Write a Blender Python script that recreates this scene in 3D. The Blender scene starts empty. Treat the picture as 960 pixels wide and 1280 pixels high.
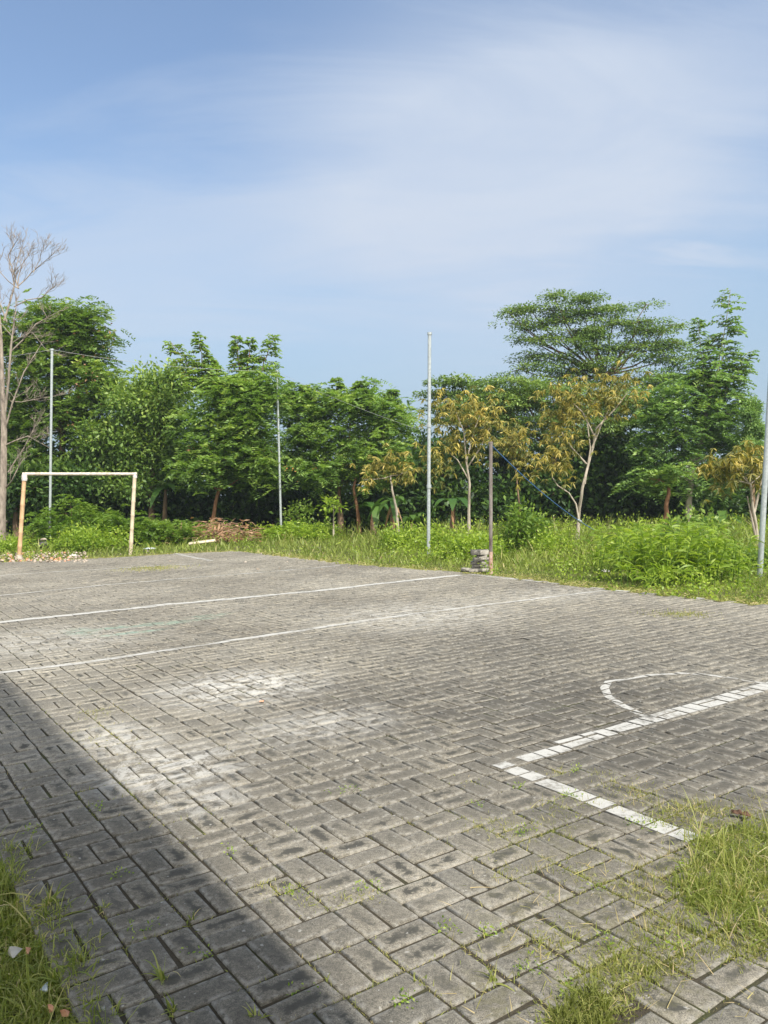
import bpy, math, random
import numpy as np
from mathutils import Matrix, Vector

random.seed(7)
R = np.random.default_rng(11)
S = bpy.context.scene
COL = S.collection
rad = math.radians

# ------------------------------------------------------------------ camera
F, Y0, H = 1000.0, 616.0, 1.40
HAZE = .0008
PITCH, ROLL = math.atan((640 - Y0) / F), rad(1.3)
c_, s_ = math.cos(ROLL), math.sin(ROLL)
cp, sp = math.cos(PITCH), math.sin(PITCH)
RIGHT = Vector((c_, -s_ * sp, -s_ * cp))
UP = Vector((s_, c_ * sp, c_ * cp))
FWD = Vector((0, cp, -sp))
cam = bpy.data.cameras.new('camera')
camo = bpy.data.objects.new('camera', cam)
COL.objects.link(camo)
m = Matrix((RIGHT, UP, -FWD)).transposed().to_4x4()
m.translation = Vector((0, 0, H))
camo.matrix_world = m
cam.sensor_fit = 'VERTICAL'
cam.sensor_height = 24
cam.sensor_width = 18
cam.lens = 24 * F / 1280
cam.clip_end = 2000
cam.clip_start = 0.05
S.camera = camo


def ray(px, py):
    return RIGHT * (px - 480) - UP * (py - 640) + FWD * F


def G(px, py, z=0.0):
    r = ray(px, py)
    t = (z - H) / r.z
    return Vector((r.x * t, r.y * t, z))


def D(px, py, Y):
    r = ray(px, py)
    t = Y / r.y
    return Vector((r.x * t, Y, H + r.z * t))


# court axes: A runs away to the right, B away to the left
TB = rad(55.2 - 90)
BD = Vector((math.sin(TB), math.cos(TB), 0))
AD = Vector((math.sin(rad(55.2)), math.cos(rad(55.2)), 0))


def UV(p):
    return p.x * BD.x + p.y * BD.y, p.x * AD.x + p.y * AD.y


def W(u, v, z=0.0):
    return Vector((BD.x * u + AD.x * v, BD.y * u + AD.y * v, z))


# ------------------------------------------------------------------ helpers
def tag(o, label=None, cat=None, group=None, kind=None):
    if label: o['label'] = label
    if cat: o['category'] = cat
    if group: o['group'] = group
    if kind: o['kind'] = kind
    return o


def empty(name, loc=(0, 0, 0)):
    o = bpy.data.objects.new(name, None)
    COL.objects.link(o)
    o.location = loc
    return o


class MB:
    """collects verts / quads / tris with numpy; attributes rnd per face"""

    def __init__(s):
        s.v, s.f, s.r, s.n = [], [], [], 0
        s.uv = []

    def add(s, v, f, r=None, uv=None):
        v = np.asarray(v, dtype=np.float64).reshape(-1, 3)
        f = np.asarray(f, dtype=np.int64)
        s.v.append(v)
        s.f.append(f + s.n)
        s.n += len(v)
        s.r.append(np.full(len(f), 0.5) if r is None else np.broadcast_to(np.asarray(r, dtype=float), (len(f),)))
        if uv is not None: s.uv.append(np.asarray(uv, dtype=float))

    def build(s, name, mat, parent=None, smooth=False, origin=None):
        v = np.concatenate(s.v)
        if origin is not None:
            v = v - np.array(origin)
        me = bpy.data.meshes.new(name)
        loops = np.concatenate([f.reshape(-1) for f in s.f])
        sizes = np.concatenate([np.full(len(f), f.shape[1]) for f in s.f])
        starts = np.concatenate([[0], np.cumsum(sizes)[:-1]])
        me.vertices.add(len(v))
        me.vertices.foreach_set('co', v.astype(np.float32).ravel())
        me.loops.add(len(loops))
        me.loops.foreach_set('vertex_index', loops.astype(np.int32))
        me.polygons.add(len(sizes))
        me.polygons.foreach_set('loop_start', starts.astype(np.int32))
        me.polygons.foreach_set('loop_total', sizes.astype(np.int32))
        me.update(calc_edges=True)
        a = me.attributes.new('rnd', 'FLOAT', 'FACE')
        a.data.foreach_set('value', np.concatenate(s.r).astype(np.float32))
        if s.uv:
            u = me.uv_layers.new(name='UVMap')
            u.data.foreach_set('uv', np.concatenate(s.uv).astype(np.float32).ravel())
        if smooth:
            me.polygons.foreach_set('use_smooth', np.ones(len(sizes), dtype=bool))
        me.materials.append(mat)
        me.validate()
        o = bpy.data.objects.new(name, me)
        COL.objects.link(o)
        if parent is not None:
            o.parent = parent
            o.matrix_parent_inverse = Matrix.Identity(4)
            if origin is None:
                # mesh was given in world space: undo the parent's place
                me.transform(Matrix.Translation(-Vector(parent.location)))
        elif origin is not None:
            o.location = origin
        return o


def tube(mb, pts, rads, n=8, rnd=0.5, cap=True):
    pts = [Vector(p) for p in pts]
    k = len(pts)
    vs = []
    ref = Vector((0.31, 0.2, 0.93))
    prev = None
    for i, p in enumerate(pts):
        t = (pts[min(i + 1, k - 1)] - pts[max(i - 1, 0)]).normalized()
        if prev is None:
            x = t.cross(ref)
            if x.length < .1: x = t.cross(Vector((1, 0, 0)))
        else:
            x = prev - t * prev.dot(t)
        x.normalize(); prev = x
        y = t.cross(x)
        for j in range(n):
            a = 2 * math.pi * j / n
            vs.append(p + (x * math.cos(a) + y * math.sin(a)) * rads[i])
    f = [(i * n + j, i * n + (j + 1) % n, (i + 1) * n + (j + 1) % n, (i + 1) * n + j) for i in range(k - 1) for j in range(n)]
    mb.add([tuple(q) for q in vs], f, rnd)
    if cap:
        for e in (0, (k - 1) * n):
            ring = [tuple(q) for q in vs[e:e + n]]
            cpt = tuple(pts[0] if e == 0 else pts[-1])
            mb.add(ring + [cpt], [(j, (j + 1) % n, n) for j in range(n)], rnd)


def curve_pts(a, b, sag=0.0, n=6, wob=0.0, up=0.0):
    a, b = Vector(a), Vector(b)
    out = []
    L = (b - a).length
    for i in range(n + 1):
        t = i / n
        p = a.lerp(b, t)
        k = 4 * t * (1 - t)
        p.z += (up - sag) * k
        if 0 < i < n and wob:
            p += Vector((random.uniform(-1, 1), random.uniform(-1, 1), random.uniform(-1, 1))) * wob * L
        out.append(p)
    return out


def norm(a):
    return a / np.maximum(np.linalg.norm(a, axis=-1, keepdims=True), 1e-9)


def leaves(mb, P, d, L, Wd, rnd, upb=0.5, fold=0.25):
    """diamond leaves: base point P, direction d"""
    n = len(P)
    if n == 0: return
    d = norm(d)
    nrm = R.normal(size=(n, 3)) * (1 - upb) + np.array([0, 0, upb * 1.5])
    s = norm(np.cross(d, nrm))
    nn = np.cross(s, d)
    L = np.broadcast_to(L, (n,))[:, None]
    Wd = np.broadcast_to(Wd, (n,))[:, None]
    mid = P + d * L * 0.45
    v = np.stack([P, mid + s * Wd * .5 + nn * Wd * fold, P + d * L, mid - s * Wd * .5 + nn * Wd * fold], 1)
    f = np.arange(n * 4).reshape(n, 4)
    mb.add(v.reshape(-1, 3), f, np.broadcast_to(rnd, (n,)))


def strips(mb, P, d, L, Wd, rnd, droop=0.5, nseg=3, prof=None, side=None):
    """curved blades"""
    n = len(P)
    if n == 0: return
    d = norm(d)
    if side is None:
        side = norm(np.cross(d, R.normal(size=(n, 3))))
    L = np.broadcast_to(L, (n,))[:, None]; Wd = np.broadcast_to(Wd, (n,))[:, None]
    droop = np.broadcast_to(droop, (n,))[:, None]
    if prof is None: prof = [1 - (i / nseg) ** 1.6 * .93 for i in range(nseg + 1)]
    rows = []
    for i in range(nseg + 1):
        t = i / nseg
        c = P + d * L * t + np.array([0, 0, -1.0]) * droop * L * t * t
        w = side * Wd * .5 * prof[i]
        rows += [c - w, c + w]
    v = np.stack(rows, 1)
    k = 2 * (nseg + 1)
    base = (np.arange(n) * k)[:, None]
    fs = np.concatenate([base + np.array([[2 * i, 2 * i + 1, 2 * i + 3, 2 * i + 2]]) for i in range(nseg)], 0)
    mb.add(v.reshape(-1, 3), fs, np.tile(np.broadcast_to(rnd, (n,)), nseg))


# ------------------------------------------------------------------ materials
def new_mat(name):
    mt = bpy.data.materials.new(name)
    mt.use_nodes = True
    nt = mt.node_tree
    for n in list(nt.nodes): nt.nodes.remove(n)
    out = nt.nodes.new('ShaderNodeOutputMaterial')
    return mt, nt, out


class NT:
    def __init__(s, nt): s.nt = nt

    def n(s, t, **kw):
        nd = s.nt.nodes.new('ShaderNode' + t)
        for k, v in kw.items():
            if k.startswith('i_'):
                nd.inputs[k[2:].replace('_', ' ')].default_value = v
            else:
                setattr(nd, k, v)
        return nd

    def l(s, a, b): s.nt.links.new(a, b)

    def noise(s, vec, scale, detail=4, rough=.6, dist=0.0):
        nd = s.n('TexNoise')
        nd.inputs['Scale'].default_value = scale
        nd.inputs['Detail'].default_value = detail
        nd.inputs['Roughness'].default_value = rough
        nd.inputs['Distortion'].default_value = dist
        if vec is not None: s.l(vec, nd.inputs['Vector'])
        return nd.outputs['Fac']

    def ramp(s, fac, stops, interp='LINEAR'):
        nd = s.n('ValToRGB')
        cr = nd.color_ramp
        cr.interpolation = interp
        while len(cr.elements) < len(stops): cr.elements.new(.5)
        for e, (p, c) in zip(cr.elements, stops):
            e.position = p
            e.color = (*c, 1) if len(c) == 3 else c
        s.l(fac, nd.inputs[0])
        return nd.outputs[0]

    def mr(s, v, a, b, c=0.0, d=1.0, smooth=True):
        nd = s.n('MapRange')
        if smooth: nd.interpolation_type = 'SMOOTHSTEP'
        s.l(v, nd.inputs[0])
        for i, q in enumerate((a, b, c, d)): nd.inputs[1 + i].default_value = q
        return nd.outputs[0]

    def math(s, op, a, b=None, clamp=False):
        nd = s.n('Math', operation=op)
        nd.use_clamp = clamp
        for i, q in enumerate((a, b)):
            if q is None: continue
            if isinstance(q, (int, float)): nd.inputs[i].default_value = q
            else: s.l(q, nd.inputs[i])
        return nd.outputs[0]

    def mix(s, f, a, b, mode='MIX'):
        nd = s.n('Mix', data_type='RGBA', blend_type=mode)
        for i, q in ((0, f), (6, a), (7, b)):
            if isinstance(q, (int, float)): nd.inputs[i].default_value = q
            elif isinstance(q, tuple): nd.inputs[i].default_value = (*q, 1)
            else: s.l(q, nd.inputs[i])
        return nd.outputs[2]

    def bsdf(s, out, col, rough=.8, spec=.3, bump=None, bstr=.5, bdist=.01, metal=0.0):
        b = s.n('BsdfPrincipled')
        if isinstance(col, tuple): b.inputs['Base Color'].default_value = (*col, 1)
        else: s.l(col, b.inputs['Base Color'])
        if isinstance(rough, (int, float)): b.inputs['Roughness'].default_value = rough
        else: s.l(rough, b.inputs['Roughness'])
        b.inputs['Specular IOR Level'].default_value = spec
        b.inputs['Metallic'].default_value = metal
        if bump is not None:
            bn = s.n('Bump')
            bn.inputs['Strength'].default_value = bstr
            bn.inputs['Distance'].default_value = bdist
            s.l(bump, bn.inputs['Height'])
            s.l(bn.outputs[0], b.inputs['Normal'])
        s.l(b.outputs[0], out.inputs[0])
        return b


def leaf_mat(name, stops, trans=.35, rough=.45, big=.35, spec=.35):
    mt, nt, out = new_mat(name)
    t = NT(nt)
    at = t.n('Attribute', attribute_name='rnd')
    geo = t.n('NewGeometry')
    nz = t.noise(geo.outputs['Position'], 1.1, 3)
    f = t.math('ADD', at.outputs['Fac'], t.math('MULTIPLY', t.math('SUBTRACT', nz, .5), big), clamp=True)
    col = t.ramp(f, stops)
    b = t.n('BsdfPrincipled')
    t.l(col, b.inputs['Base Color'])
    b.inputs['Roughness'].default_value = rough
    b.inputs['Specular IOR Level'].default_value = spec
    tr = t.n('BsdfTranslucent')
    tc = t.mix(1.0, col, (1.25, 1.3, .55), 'MULTIPLY')
    t.l(tc, tr.inputs['Color'])
    mx = t.n('MixShader')
    mx.inputs[0].default_value = trans
    t.l(b.outputs[0], mx.inputs[1]); t.l(tr.outputs[0], mx.inputs[2])
    t.l(mx.outputs[0], out.inputs[0])
    return mt


def simple_mat(name, c1, c2, scale=8, rough=.8, spec=.3, metal=0.0, bump=.4, bdist=.01, stretch=None, lo=.35, hi=.65):
    mt, nt, out = new_mat(name)
    t = NT(nt)
    geo = t.n('TexCoord')
    vec = geo.outputs['Object']
    if stretch:
        mp = t.n('Mapping'); mp.inputs['Scale'].default_value = stretch
        t.l(vec, mp.inputs[0]); vec = mp.outputs[0]
    nz = t.noise(vec, scale, 6, .65)
    t.bsdf(out, t.ramp(nz, [(lo, c1), (hi, c2)]), rough, spec, nz, bump, bdist, metal)
    return mt


def flat_pos(t):
    g = t.n('NewGeometry')
    return g.outputs['Position']


def blob_mask(t, pos, spots):
    """sum of soft spots on the ground: stains with their own place on the paving"""
    acc = None
    for (p, ra, rb, amp) in spots:
        mp = t.n('Mapping', vector_type='POINT')
        # bring to local: rotate into court axes, scale
        su = t.n('VectorMath', operation='SUBTRACT'); t.l(pos, su.inputs[0]); su.inputs[1].default_value = (p.x, p.y, 0)
        mp.inputs['Rotation'].default_value = (0, 0, -math.atan2(AD.y, AD.x))
        t.l(su.outputs[0], mp.inputs[0])
        sc = t.n('VectorMath', operation='MULTIPLY'); t.l(mp.outputs[0], sc.inputs[0]); sc.inputs[1].default_value = (1 / ra, 1 / rb, 0)
        ln = t.n('VectorMath', operation='LENGTH'); t.l(sc.outputs[0], ln.inputs[0])
        mk = t.mr(ln.outputs['Value'], 0.15, 1.1, amp, 0)
        acc = mk if acc is None else t.math('MAXIMUM', acc, mk)
    return acc


def concrete_color(t, pos, uvv, rnd):
    """weathered paver colour; uvv = distance to the paver's rim in units of half width"""
    n_big = t.noise(pos, .55, 5, .6)
    n_mid = t.noise(pos, 3.2, 5, .6)
    n_fine = t.noise(pos, 60, 6, .75)
    n_gr = t.noise(pos, 260, 3, .7)
    base = t.ramp(n_big, [(.3, (.165, .150, .124)), (.52, (.235, .217, .182)), (.72, (.325, .303, .258))])
    tint = t.ramp(rnd, [(0, (.74, .75, .76)), (.5, (.97, .965, .95)), (1, (1.2, 1.18, 1.13))])
    base = t.mix(1.0, base, tint, 'MULTIPLY')
    fine = t.ramp(n_fine, [(.3, (.50, .51, .50)), (.5, (1, 1, 1)), (.7, (1.38, 1.35, 1.28))])
    base = t.mix(1.0, base, fine, 'MULTIPLY')
    gr = t.ramp(n_gr, [(.34, (.5, .5, .5)), (.5, (1, 1, 1)), (.66, (1.5, 1.48, 1.42))])
    base = t.mix(1.0, base, gr, 'MULTIPLY')
    # big chippings and pits
    pit = t.mr(t.noise(pos, 120, 2, .5), .60, .68)
    base = t.mix(t.math('MULTIPLY', pit, .6), base, (.05, .048, .042))
    # algae in the worn hollow of each paver, thicker where the court stays damp
    dark = blob_mask(t, pos, [(G(900, 930), 1.7, 1.3, 1.0), (G(740, 875), 2.0, 1.4, 1.0), (G(560, 880), 1.7, 1.2, .9), (G(860, 810), 2.0, 1.6, .6), (G(640, 810), 2.2, 1.6, .65), (G(450, 860), 1.0, .7, .6),
                              (G(120, 1150), .7, 2.6, .55), (G(420, 1000), 1.0, .8, .5), (G(330, 1240), .5, .5, .5), (G(520, 1180), .35, .4, .4)])
    w = t.math('ADD', uvv, t.math('MULTIPLY', t.math('SUBTRACT', t.noise(pos, 15, 7, .75, .6), .5), 3.2))
    hollow = t.mr(w, .42, .95)
    amt = t.mr(t.math('ADD', n_mid, t.math('MULTIPLY', t.math('SUBTRACT', rnd, .5), .9)), .38, .74, .08, .95)
    amt = t.math('ADD', amt, t.math('MULTIPLY', dark, .55), clamp=True)
    hollow = t.math('MULTIPLY', hollow, amt)
    base = t.mix(hollow, base, t.mix(n_fine, (.045, .045, .038), (.105, .10, .085)))
    # broad darker algae zones and pale cement spills
    dn = t.math('MULTIPLY', dark, t.mr(t.noise(pos, 2.3, 6, .75), .36, .58, .30, 1))
    base = t.mix(t.math('MULTIPLY', dn, .9), base, t.mix(t.math('MULTIPLY', n_fine, n_mid), (.055, .050, .042), (.20, .185, .155)))
    pale = blob_mask(t, pos, [(G(300, 858), .85, .75, 1.0), (G(215, 960), .55, .5, .9), (G(150, 925), .35, .6, .7), (G(400, 905), .7, .5, .55),
                              (G(60, 800), 1.4, 1.2, .5), (G(520, 768), 1.6, 1.5, .5), (G(700, 742), 1.3, 1.0, .35), (G(250, 1000), .3, .3, .6)])
    pn = t.math('MULTIPLY', pale, t.mr(t.noise(pos, 6, 10, .85, 1.2), .44, .56))
    base = t.mix(t.math('MULTIPLY', pn, .8), base, (.60, .585, .54))
    # rims rubbed pale
    rim = t.math('MULTIPLY', t.mr(uvv, .10, .42, 1, 0), t.mr(t.noise(pos, 30, 4), .4, .6))
    base = t.mix(t.math('MULTIPLY', rim, .35), base, (.44, .425, .385))
    # thin soil and moss film creeping over the slabs near the grass
    film = blob_mask(t, pos, [(G(740, 1180), .35, .6, .9), (G(800, 1100), .35, .35, .8), (G(690, 1050), .4, .4, .5), (G(870, 1020), .35, .4, .8), (G(640, 1250), .25, .25, .6), (G(60, 1180), .16, .7, .6)])
    fm = t.math('MULTIPLY', film, t.mr(t.noise(pos, 16, 7, .75), .44, .60))
    base = t.mix(t.math('MULTIPLY', fm, .75), base, t.mix(n_fine, (.085, .075, .04), (.19, .18, .09)))
    # lichen specks
    sk = t.mr(t.noise(pos, 38, 2, .5), .69, .74)
    base = t.mix(t.math('MULTIPLY', sk, .5), base, (.52, .51, .47))
    # faded green scribble
    grn = blob_mask(t, pos, [(G(100, 790), .22, .4, .55), (G(150, 784), .45, .12, .9), (G(165, 791), .5, .10, .9), (G(190, 780), .5, .14, .8), (G(215, 778), .3, .2, .7), (G(262, 769), .35, .14, .6), (G(240, 775), .5, .1, .6)])
    gn = t.math('MULTIPLY', grn, t.mr(t.noise(pos, 9, 5, .7), .36, .56))
    base = t.mix(t.math('MULTIPLY', gn, .6), base, (.21, .36, .28))
    return base, n_fine, n_gr


def paver_material():
    mt, nt, out = new_mat('weathered_paver')
    t = NT(nt)
    pos = flat_pos(t)
    at = t.n('Attribute', attribute_name='rnd')
    uv = t.n('UVMap')
    sx = t.n('SeparateXYZ'); t.l(uv.outputs[0], sx.inputs[0])
    ax = t.math('ABSOLUTE', sx.outputs[0]); ay = t.math('ABSOLUTE', sx.outputs[1])
    # distance from rim in half widths: x spans +-2, y spans +-1
    dx = t.math('SUBTRACT', 2.0, ax); dy = t.math('SUBTRACT', 1.0, ay)
    d = t.math('MINIMUM', t.math('MULTIPLY', dx, .8), dy)
    col, nf, ng = concrete_color(t, pos, d, at.outputs['Fac'])
    hb = t.math('ADD', nf, t.math('MULTIPLY', ng, .6))
    t.bsdf(out, col, .88, .2, hb, .7, .006)
    return mt


def line_material(name, wear):
    mt, nt, out = new_mat(name)
    t = NT(nt)
    pos = flat_pos(t)
    at = t.n('Attribute', attribute_name='rnd')
    v = t.n('Value'); v.outputs[0].default_value = .2
    col, nf, ng = concrete_color(t, pos, v.outputs[0], at.outputs['Fac'])
    worn = t.mr(t.math('ADD', t.math('MULTIPLY', t.noise(pos, 30, 7, .75), .65), t.math('MULTIPLY', t.noise(pos, 3, 3), .35)), wear - .06, wear + .05)
    w = t.mix(nf, (.34, .33, .30), (.60, .59, .55))
    w = t.mix(t.mr(ng, .55, .68, 0, .35), w, (.22, .21, .19))
    t.bsdf(out, t.mix(worn, w, col), .7, .3, ng, .3, .003)
    return mt


M = {}
M['paver'] = paver_material()
M['line_solid'] = line_material('white_line_paint', .55)
M['line_worn'] = line_material('worn_line_paint', .535)
M['line_mid'] = line_material('thin_line_paint', .53)
M['line_bold'] = line_material('centre_line_paint', .60)
M['line_faint'] = line_material('faint_line_paint', .525)


def ground_material():
    mt, nt, out = new_mat('soil_and_turf')
    t = NT(nt)
    pos = flat_pos(t)
    n1 = t.noise(pos, .8, 5); n2 = t.noise(pos, 14, 6, .7); n3 = t.noise(pos, 90, 3)
    soil = t.mix(n2, (.06, .048, .032), (.16, .13, .09))
    turf = t.mix(n2, (.045, .07, .015), (.12, .15, .04))
    col = t.mix(t.mr(n1, .35, .6), soil, turf)
    t.bsdf(out, col, .95, .1, t.math('ADD', n2, n3), .8, .03)
    return mt


def bed_material():
    mt, nt, out = new_mat('joint_soil')
    t = NT(nt)
    pos = flat_pos(t)
    n2 = t.noise(pos, 14, 6, .7); n3 = t.noise(pos, 120, 3)
    moss = t.mr(t.noise(pos, 1.7, 4), .5, .68)
    col = t.mix(n3, (.03, .026, .019), (.10, .086, .062))
    col = t.mix(t.math('MULTIPLY', moss, .7), col, t.mix(n2, (.04, .055, .015), (.10, .12, .04)))
    t.bsdf(out, col, .95, .1, n3, .8, .01)
    return mt


M['ground'] = ground_material()
M['bed'] = bed_material()
M['grass'] = leaf_mat('verge_grass', [(0, (.14, .16, .04)), (.35, (.21, .27, .055)), (.7, (.31, .36, .08)), (.9, (.44, .42, .17)), (1, (.50, .40, .22))], .35, .5, .8)
M['near_grass'] = leaf_mat('near_grass', [(0, (.10, .14, .03)), (.4, (.24, .29, .065)), (.72, (.38, .40, .12)), (.9, (.55, .48, .24)), (1, (.66, .54, .34))], .4, .45, .3)
M['dry_grass'] = leaf_mat('dry_creeping_grass', [(0, (.14, .16, .035)), (.5, (.28, .31, .08)), (.85, (.46, .41, .17)), (1, (.55, .43, .24))], .3, .6, .4)
M['lush'] = leaf_mat('lush_weeds', [(0, (.12, .21, .025)), (.5, (.25, .37, .045)), (1, (.42, .52, .08))], .45, .4, .3)
M['bushy'] = leaf_mat('bush_leaf', [(0, (.07, .14, .02)), (.5, (.14, .24, .035)), (1, (.25, .35, .06))], .4, .45, .3)
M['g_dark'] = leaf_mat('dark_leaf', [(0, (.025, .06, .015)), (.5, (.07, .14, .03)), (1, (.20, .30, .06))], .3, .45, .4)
M['g_mid'] = leaf_mat('mid_leaf', [(0, (.08, .15, .035)), (.5, (.18, .29, .06)), (1, (.38, .48, .11))], .35, .45, .4)
M['g_feather'] = leaf_mat('feather_leaf', [(0, (.12, .21, .06)), (.5, (.23, .36, .09)), (1, (.42, .52, .15))], .4, .5, .4)
M['g_blue'] = leaf_mat('cool_leaf', [(0, (.09, .17, .06)), (.5, (.20, .33, .10)), (1, (.36, .49, .15))], .35, .5, .4)
M['g_flat'] = leaf_mat('umbrella_leaf', [(0, (.08, .15, .05)), (.5, (.20, .30, .085)), (1, (.37, .47, .14))], .3, .45, .4)
M['olive'] = leaf_mat('olive_leaf', [(0, (.09, .12, .035)), (.4, (.24, .23, .05)), (.7, (.44, .36, .08)), (1, (.66, .52, .15))], .3, .5, .4)
M['deadleaf'] = leaf_mat('dead_leaf', [(0, (.16, .08, .04)), (.5, (.36, .19, .10)), (1, (.50, .33, .2))], .25, .7, .3)
M['banana'] = leaf_mat('banana_leaf', [(0, (.03, .08, .02)), (.5, (.07, .15, .03)), (1, (.14, .23, .05))], .35, .35, .3)
M['bark'] = simple_mat('brown_bark', (.09, .06, .04), (.25, .17, .11), 14, .9, .2, bump=.7, stretch=(1, 1, .25))
M['bark_red'] = simple_mat('reddish_bark', (.16, .075, .04), (.34, .18, .10), 14, .9, .2, bump=.7, stretch=(1, 1, .25))
M['bark_pale'] = simple_mat('pale_bark', (.26, .22, .17), (.52, .46, .38), 12, .9, .2, bump=.6, stretch=(1, 1, .3))
M['bark_dead'] = simple_mat('grey_dead_bark', (.16, .13, .11), (.40, .34, .28), 10, .9, .2, bump=.6, stretch=(1, 1, .3))
M['galv'] = simple_mat('galvanised_pipe', (.36, .40, .41), (.52, .56, .57), 20, .45, .5, .35, .1, .002)
M['rust_pipe'] = simple_mat('rusty_grey_pipe', (.10, .075, .065), (.30, .27, .25), 9, .75, .3, .0, .3, .003, (1, 1, .3))
M['rust_base'] = simple_mat('pale_rusty_foot', (.28, .12, .07), (.58, .45, .38), 18, .85, .2, .0, .3, .003)
M['bamboo'] = simple_mat('orange_bamboo', (.46, .28, .14), (.66, .46, .28), 9, .7, .3, 0, .2, .004, (1, 1, .4))
M['bamboo_pale'] = simple_mat('pale_painted_bamboo', (.48, .38, .25), (.70, .62, .48), 9, .7, .3, 0, .2, .004, (1, 1, .4))
M['bar'] = simple_mat('whitewashed_crossbar', (.45, .36, .28), (.74, .70, .62), 12, .75, .3, 0, .2, .004)
M['wrap'] = simple_mat('white_binding', (.55, .5, .47), (.78, .74, .7), 30, .8, .2)
M['wire'] = simple_mat('grey_wire', (.28, .29, .29), (.40, .40, .40), 20, .5, .4)
M['rope'] = simple_mat('blue_rope', (.03, .09, .25), (.10, .22, .45), 40, .7, .3)
M['brickpav'] = simple_mat('loose_concrete', (.16, .15, .125), (.40, .375, .33), 22, .9, .2, bump=.6)
M['rock'] = simple_mat('dark_stone', (.04, .04, .042), (.13, .12, .11), 12, .8, .3, bump=.7)
M['rubble'] = simple_mat('pale_rubble', (.22, .17, .12), (.52, .45, .38), 9, .9, .2, bump=.6)
M['redrubble'] = simple_mat('brick_rubble', (.40, .17, .09), (.66, .38, .24), 12, .9, .2, bump=.6)
M['plastic_w'] = simple_mat('white_plastic', (.30, .28, .23), (.62, .60, .55), 9, .35, .5, bump=.3)
M['plastic_b'] = simple_mat('bluish_plastic', (.28, .33, .34), (.60, .64, .64), 12, .35, .5, bump=.3, lo=.45, hi=.55)
M['plastic_o'] = simple_mat('orange_wrapper', (.75, .28, .14), (.85, .55, .38), 9, .5, .4, bump=.3)
M['drywood'] = simple_mat('dry_sticks', (.18, .10, .06), (.42, .28, .18), 9, .9, .2)
M['wall'] = simple_mat('painted_plaster', (.62, .60, .54), (.72, .70, .64), 2, .9, .2, bump=.1)
M['tile'] = simple_mat('orange_roof_tiles', (.45, .16, .06), (.65, .30, .10), 6, .85, .2)
M['glass'] = simple_mat('window_glass', (.03, .04, .05), (.06, .07, .08), 3, .1, .6)
M['dry_leaf'] = simple_mat('brown_fallen_leaf', (.09, .05, .03), (.17, .095, .06), 20, .7, .3)

# ------------------------------------------------------------------ world, sun
SUN_AZ = 180 + math.degrees(TB)      # clockwise from +Y: behind the camera, to the right
SUN_EL = 50
w = bpy.data.worlds.new('World')
S.world = w
w.use_nodes = True
nt = w.node_tree
for n in list(nt.nodes): nt.nodes.remove(n)
t = NT(nt)
sky = t.n('TexSky', sky_type='NISHITA')
sky.sun_disc = False
sky.sun_elevation = rad(SUN_EL)
sky.sun_rotation = rad(SUN_AZ)
sky.air_density = 1.0; sky.dust_density = 1.0; sky.ozone_density = 1.6
tc = t.n('TexCoord')
sep = t.n('SeparateXYZ'); t.l(tc.outputs['Generated'], sep.inputs[0])
# thin high cloud: noise on a flat layer overhead, so the streaks foreshorten towards the horizon
den = t.math('ADD', t.math('MAXIMUM', sep.outputs['Z'], 0.0), .22)
cx = t.math('DIVIDE', sep.outputs['X'], den); cy = t.math('DIVIDE', sep.outputs['Y'], den)
cmb = t.n('CombineXYZ'); t.l(cx, cmb.inputs[0]); t.l(cy, cmb.inputs[1])
mp = t.n('Mapping'); t.l(cmb.outputs[0], mp.inputs[0])
mp.inputs['Rotation'].default_value = (0, 0, rad(-28)); mp.inputs['Scale'].default_value = (.55, 1.1, 1)
mp.inputs['Location'].default_value = (.35, .1, 0)
n1 = t.noise(mp.outputs[0], .9, 7, .52, .4)
# one broad cloud bank ahead, thin elsewhere
dv = t.n('VectorMath', operation='DISTANCE'); t.l(tc.outputs['Generated'], dv.inputs[0])
bank = ray(640, 270).normalized()
dv.inputs[1].default_value = bank
bk = t.mr(dv.outputs['Value'], .05, .38, .55, 0)
# a long soft band of thin cloud rising to the right
ra_, rb_ = ray(120, 345).normalized(), ray(960, 90).normalized()
bn = ra_.cross(rb_).normalized()
dt = t.n('VectorMath', operation='DOT_PRODUCT'); t.l(tc.outputs['Generated'], dt.inputs[0]); dt.inputs[1].default_value = bn
mp2 = t.n('Mapping'); t.l(cmb.outputs[0], mp2.inputs[0]); mp2.inputs['Rotation'].default_value = (0, 0, rad(-50)); mp2.inputs['Scale'].default_value = (.5, 1.8, 1)
n3 = t.noise(mp2.outputs[0], 1.6, 9, .58, .9)
off_ = t.math('ADD', dt.outputs['Value'], t.math('MULTIPLY', t.math('SUBTRACT', n3, .5), .38))
band = t.mr(t.math('ABSOLUTE', off_), .02, .18, .60, 0)
wisp = t.math('MULTIPLY', t.mr(n3, .50, .70, 0, .55), t.mr(sep.outputs['X'], -.15, .3, .0, 1))
cm = t.math('ADD', t.math('MAXIMUM', band, wisp), t.math('MULTIPLY', bk, 1.15), clamp=True)
hz = t.mr(sep.outputs['Z'], .0, .46, .93, .10)
lo_ = t.mix(hz, sky.outputs[0], (1.85, 2.5, 3.15))
n2 = t.noise(mp.outputs[0], 2.6, 8, .6, .8)
cm = t.math('MULTIPLY', cm, t.mr(n2, .25, .7, .72, 1.0))
cm = t.math('MULTIPLY', cm, t.mr(sep.outputs['Z'], .02, .22, .15, 1.0))
col = t.mix(cm, lo_, (3.1, 3.5, 4.15))
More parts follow.
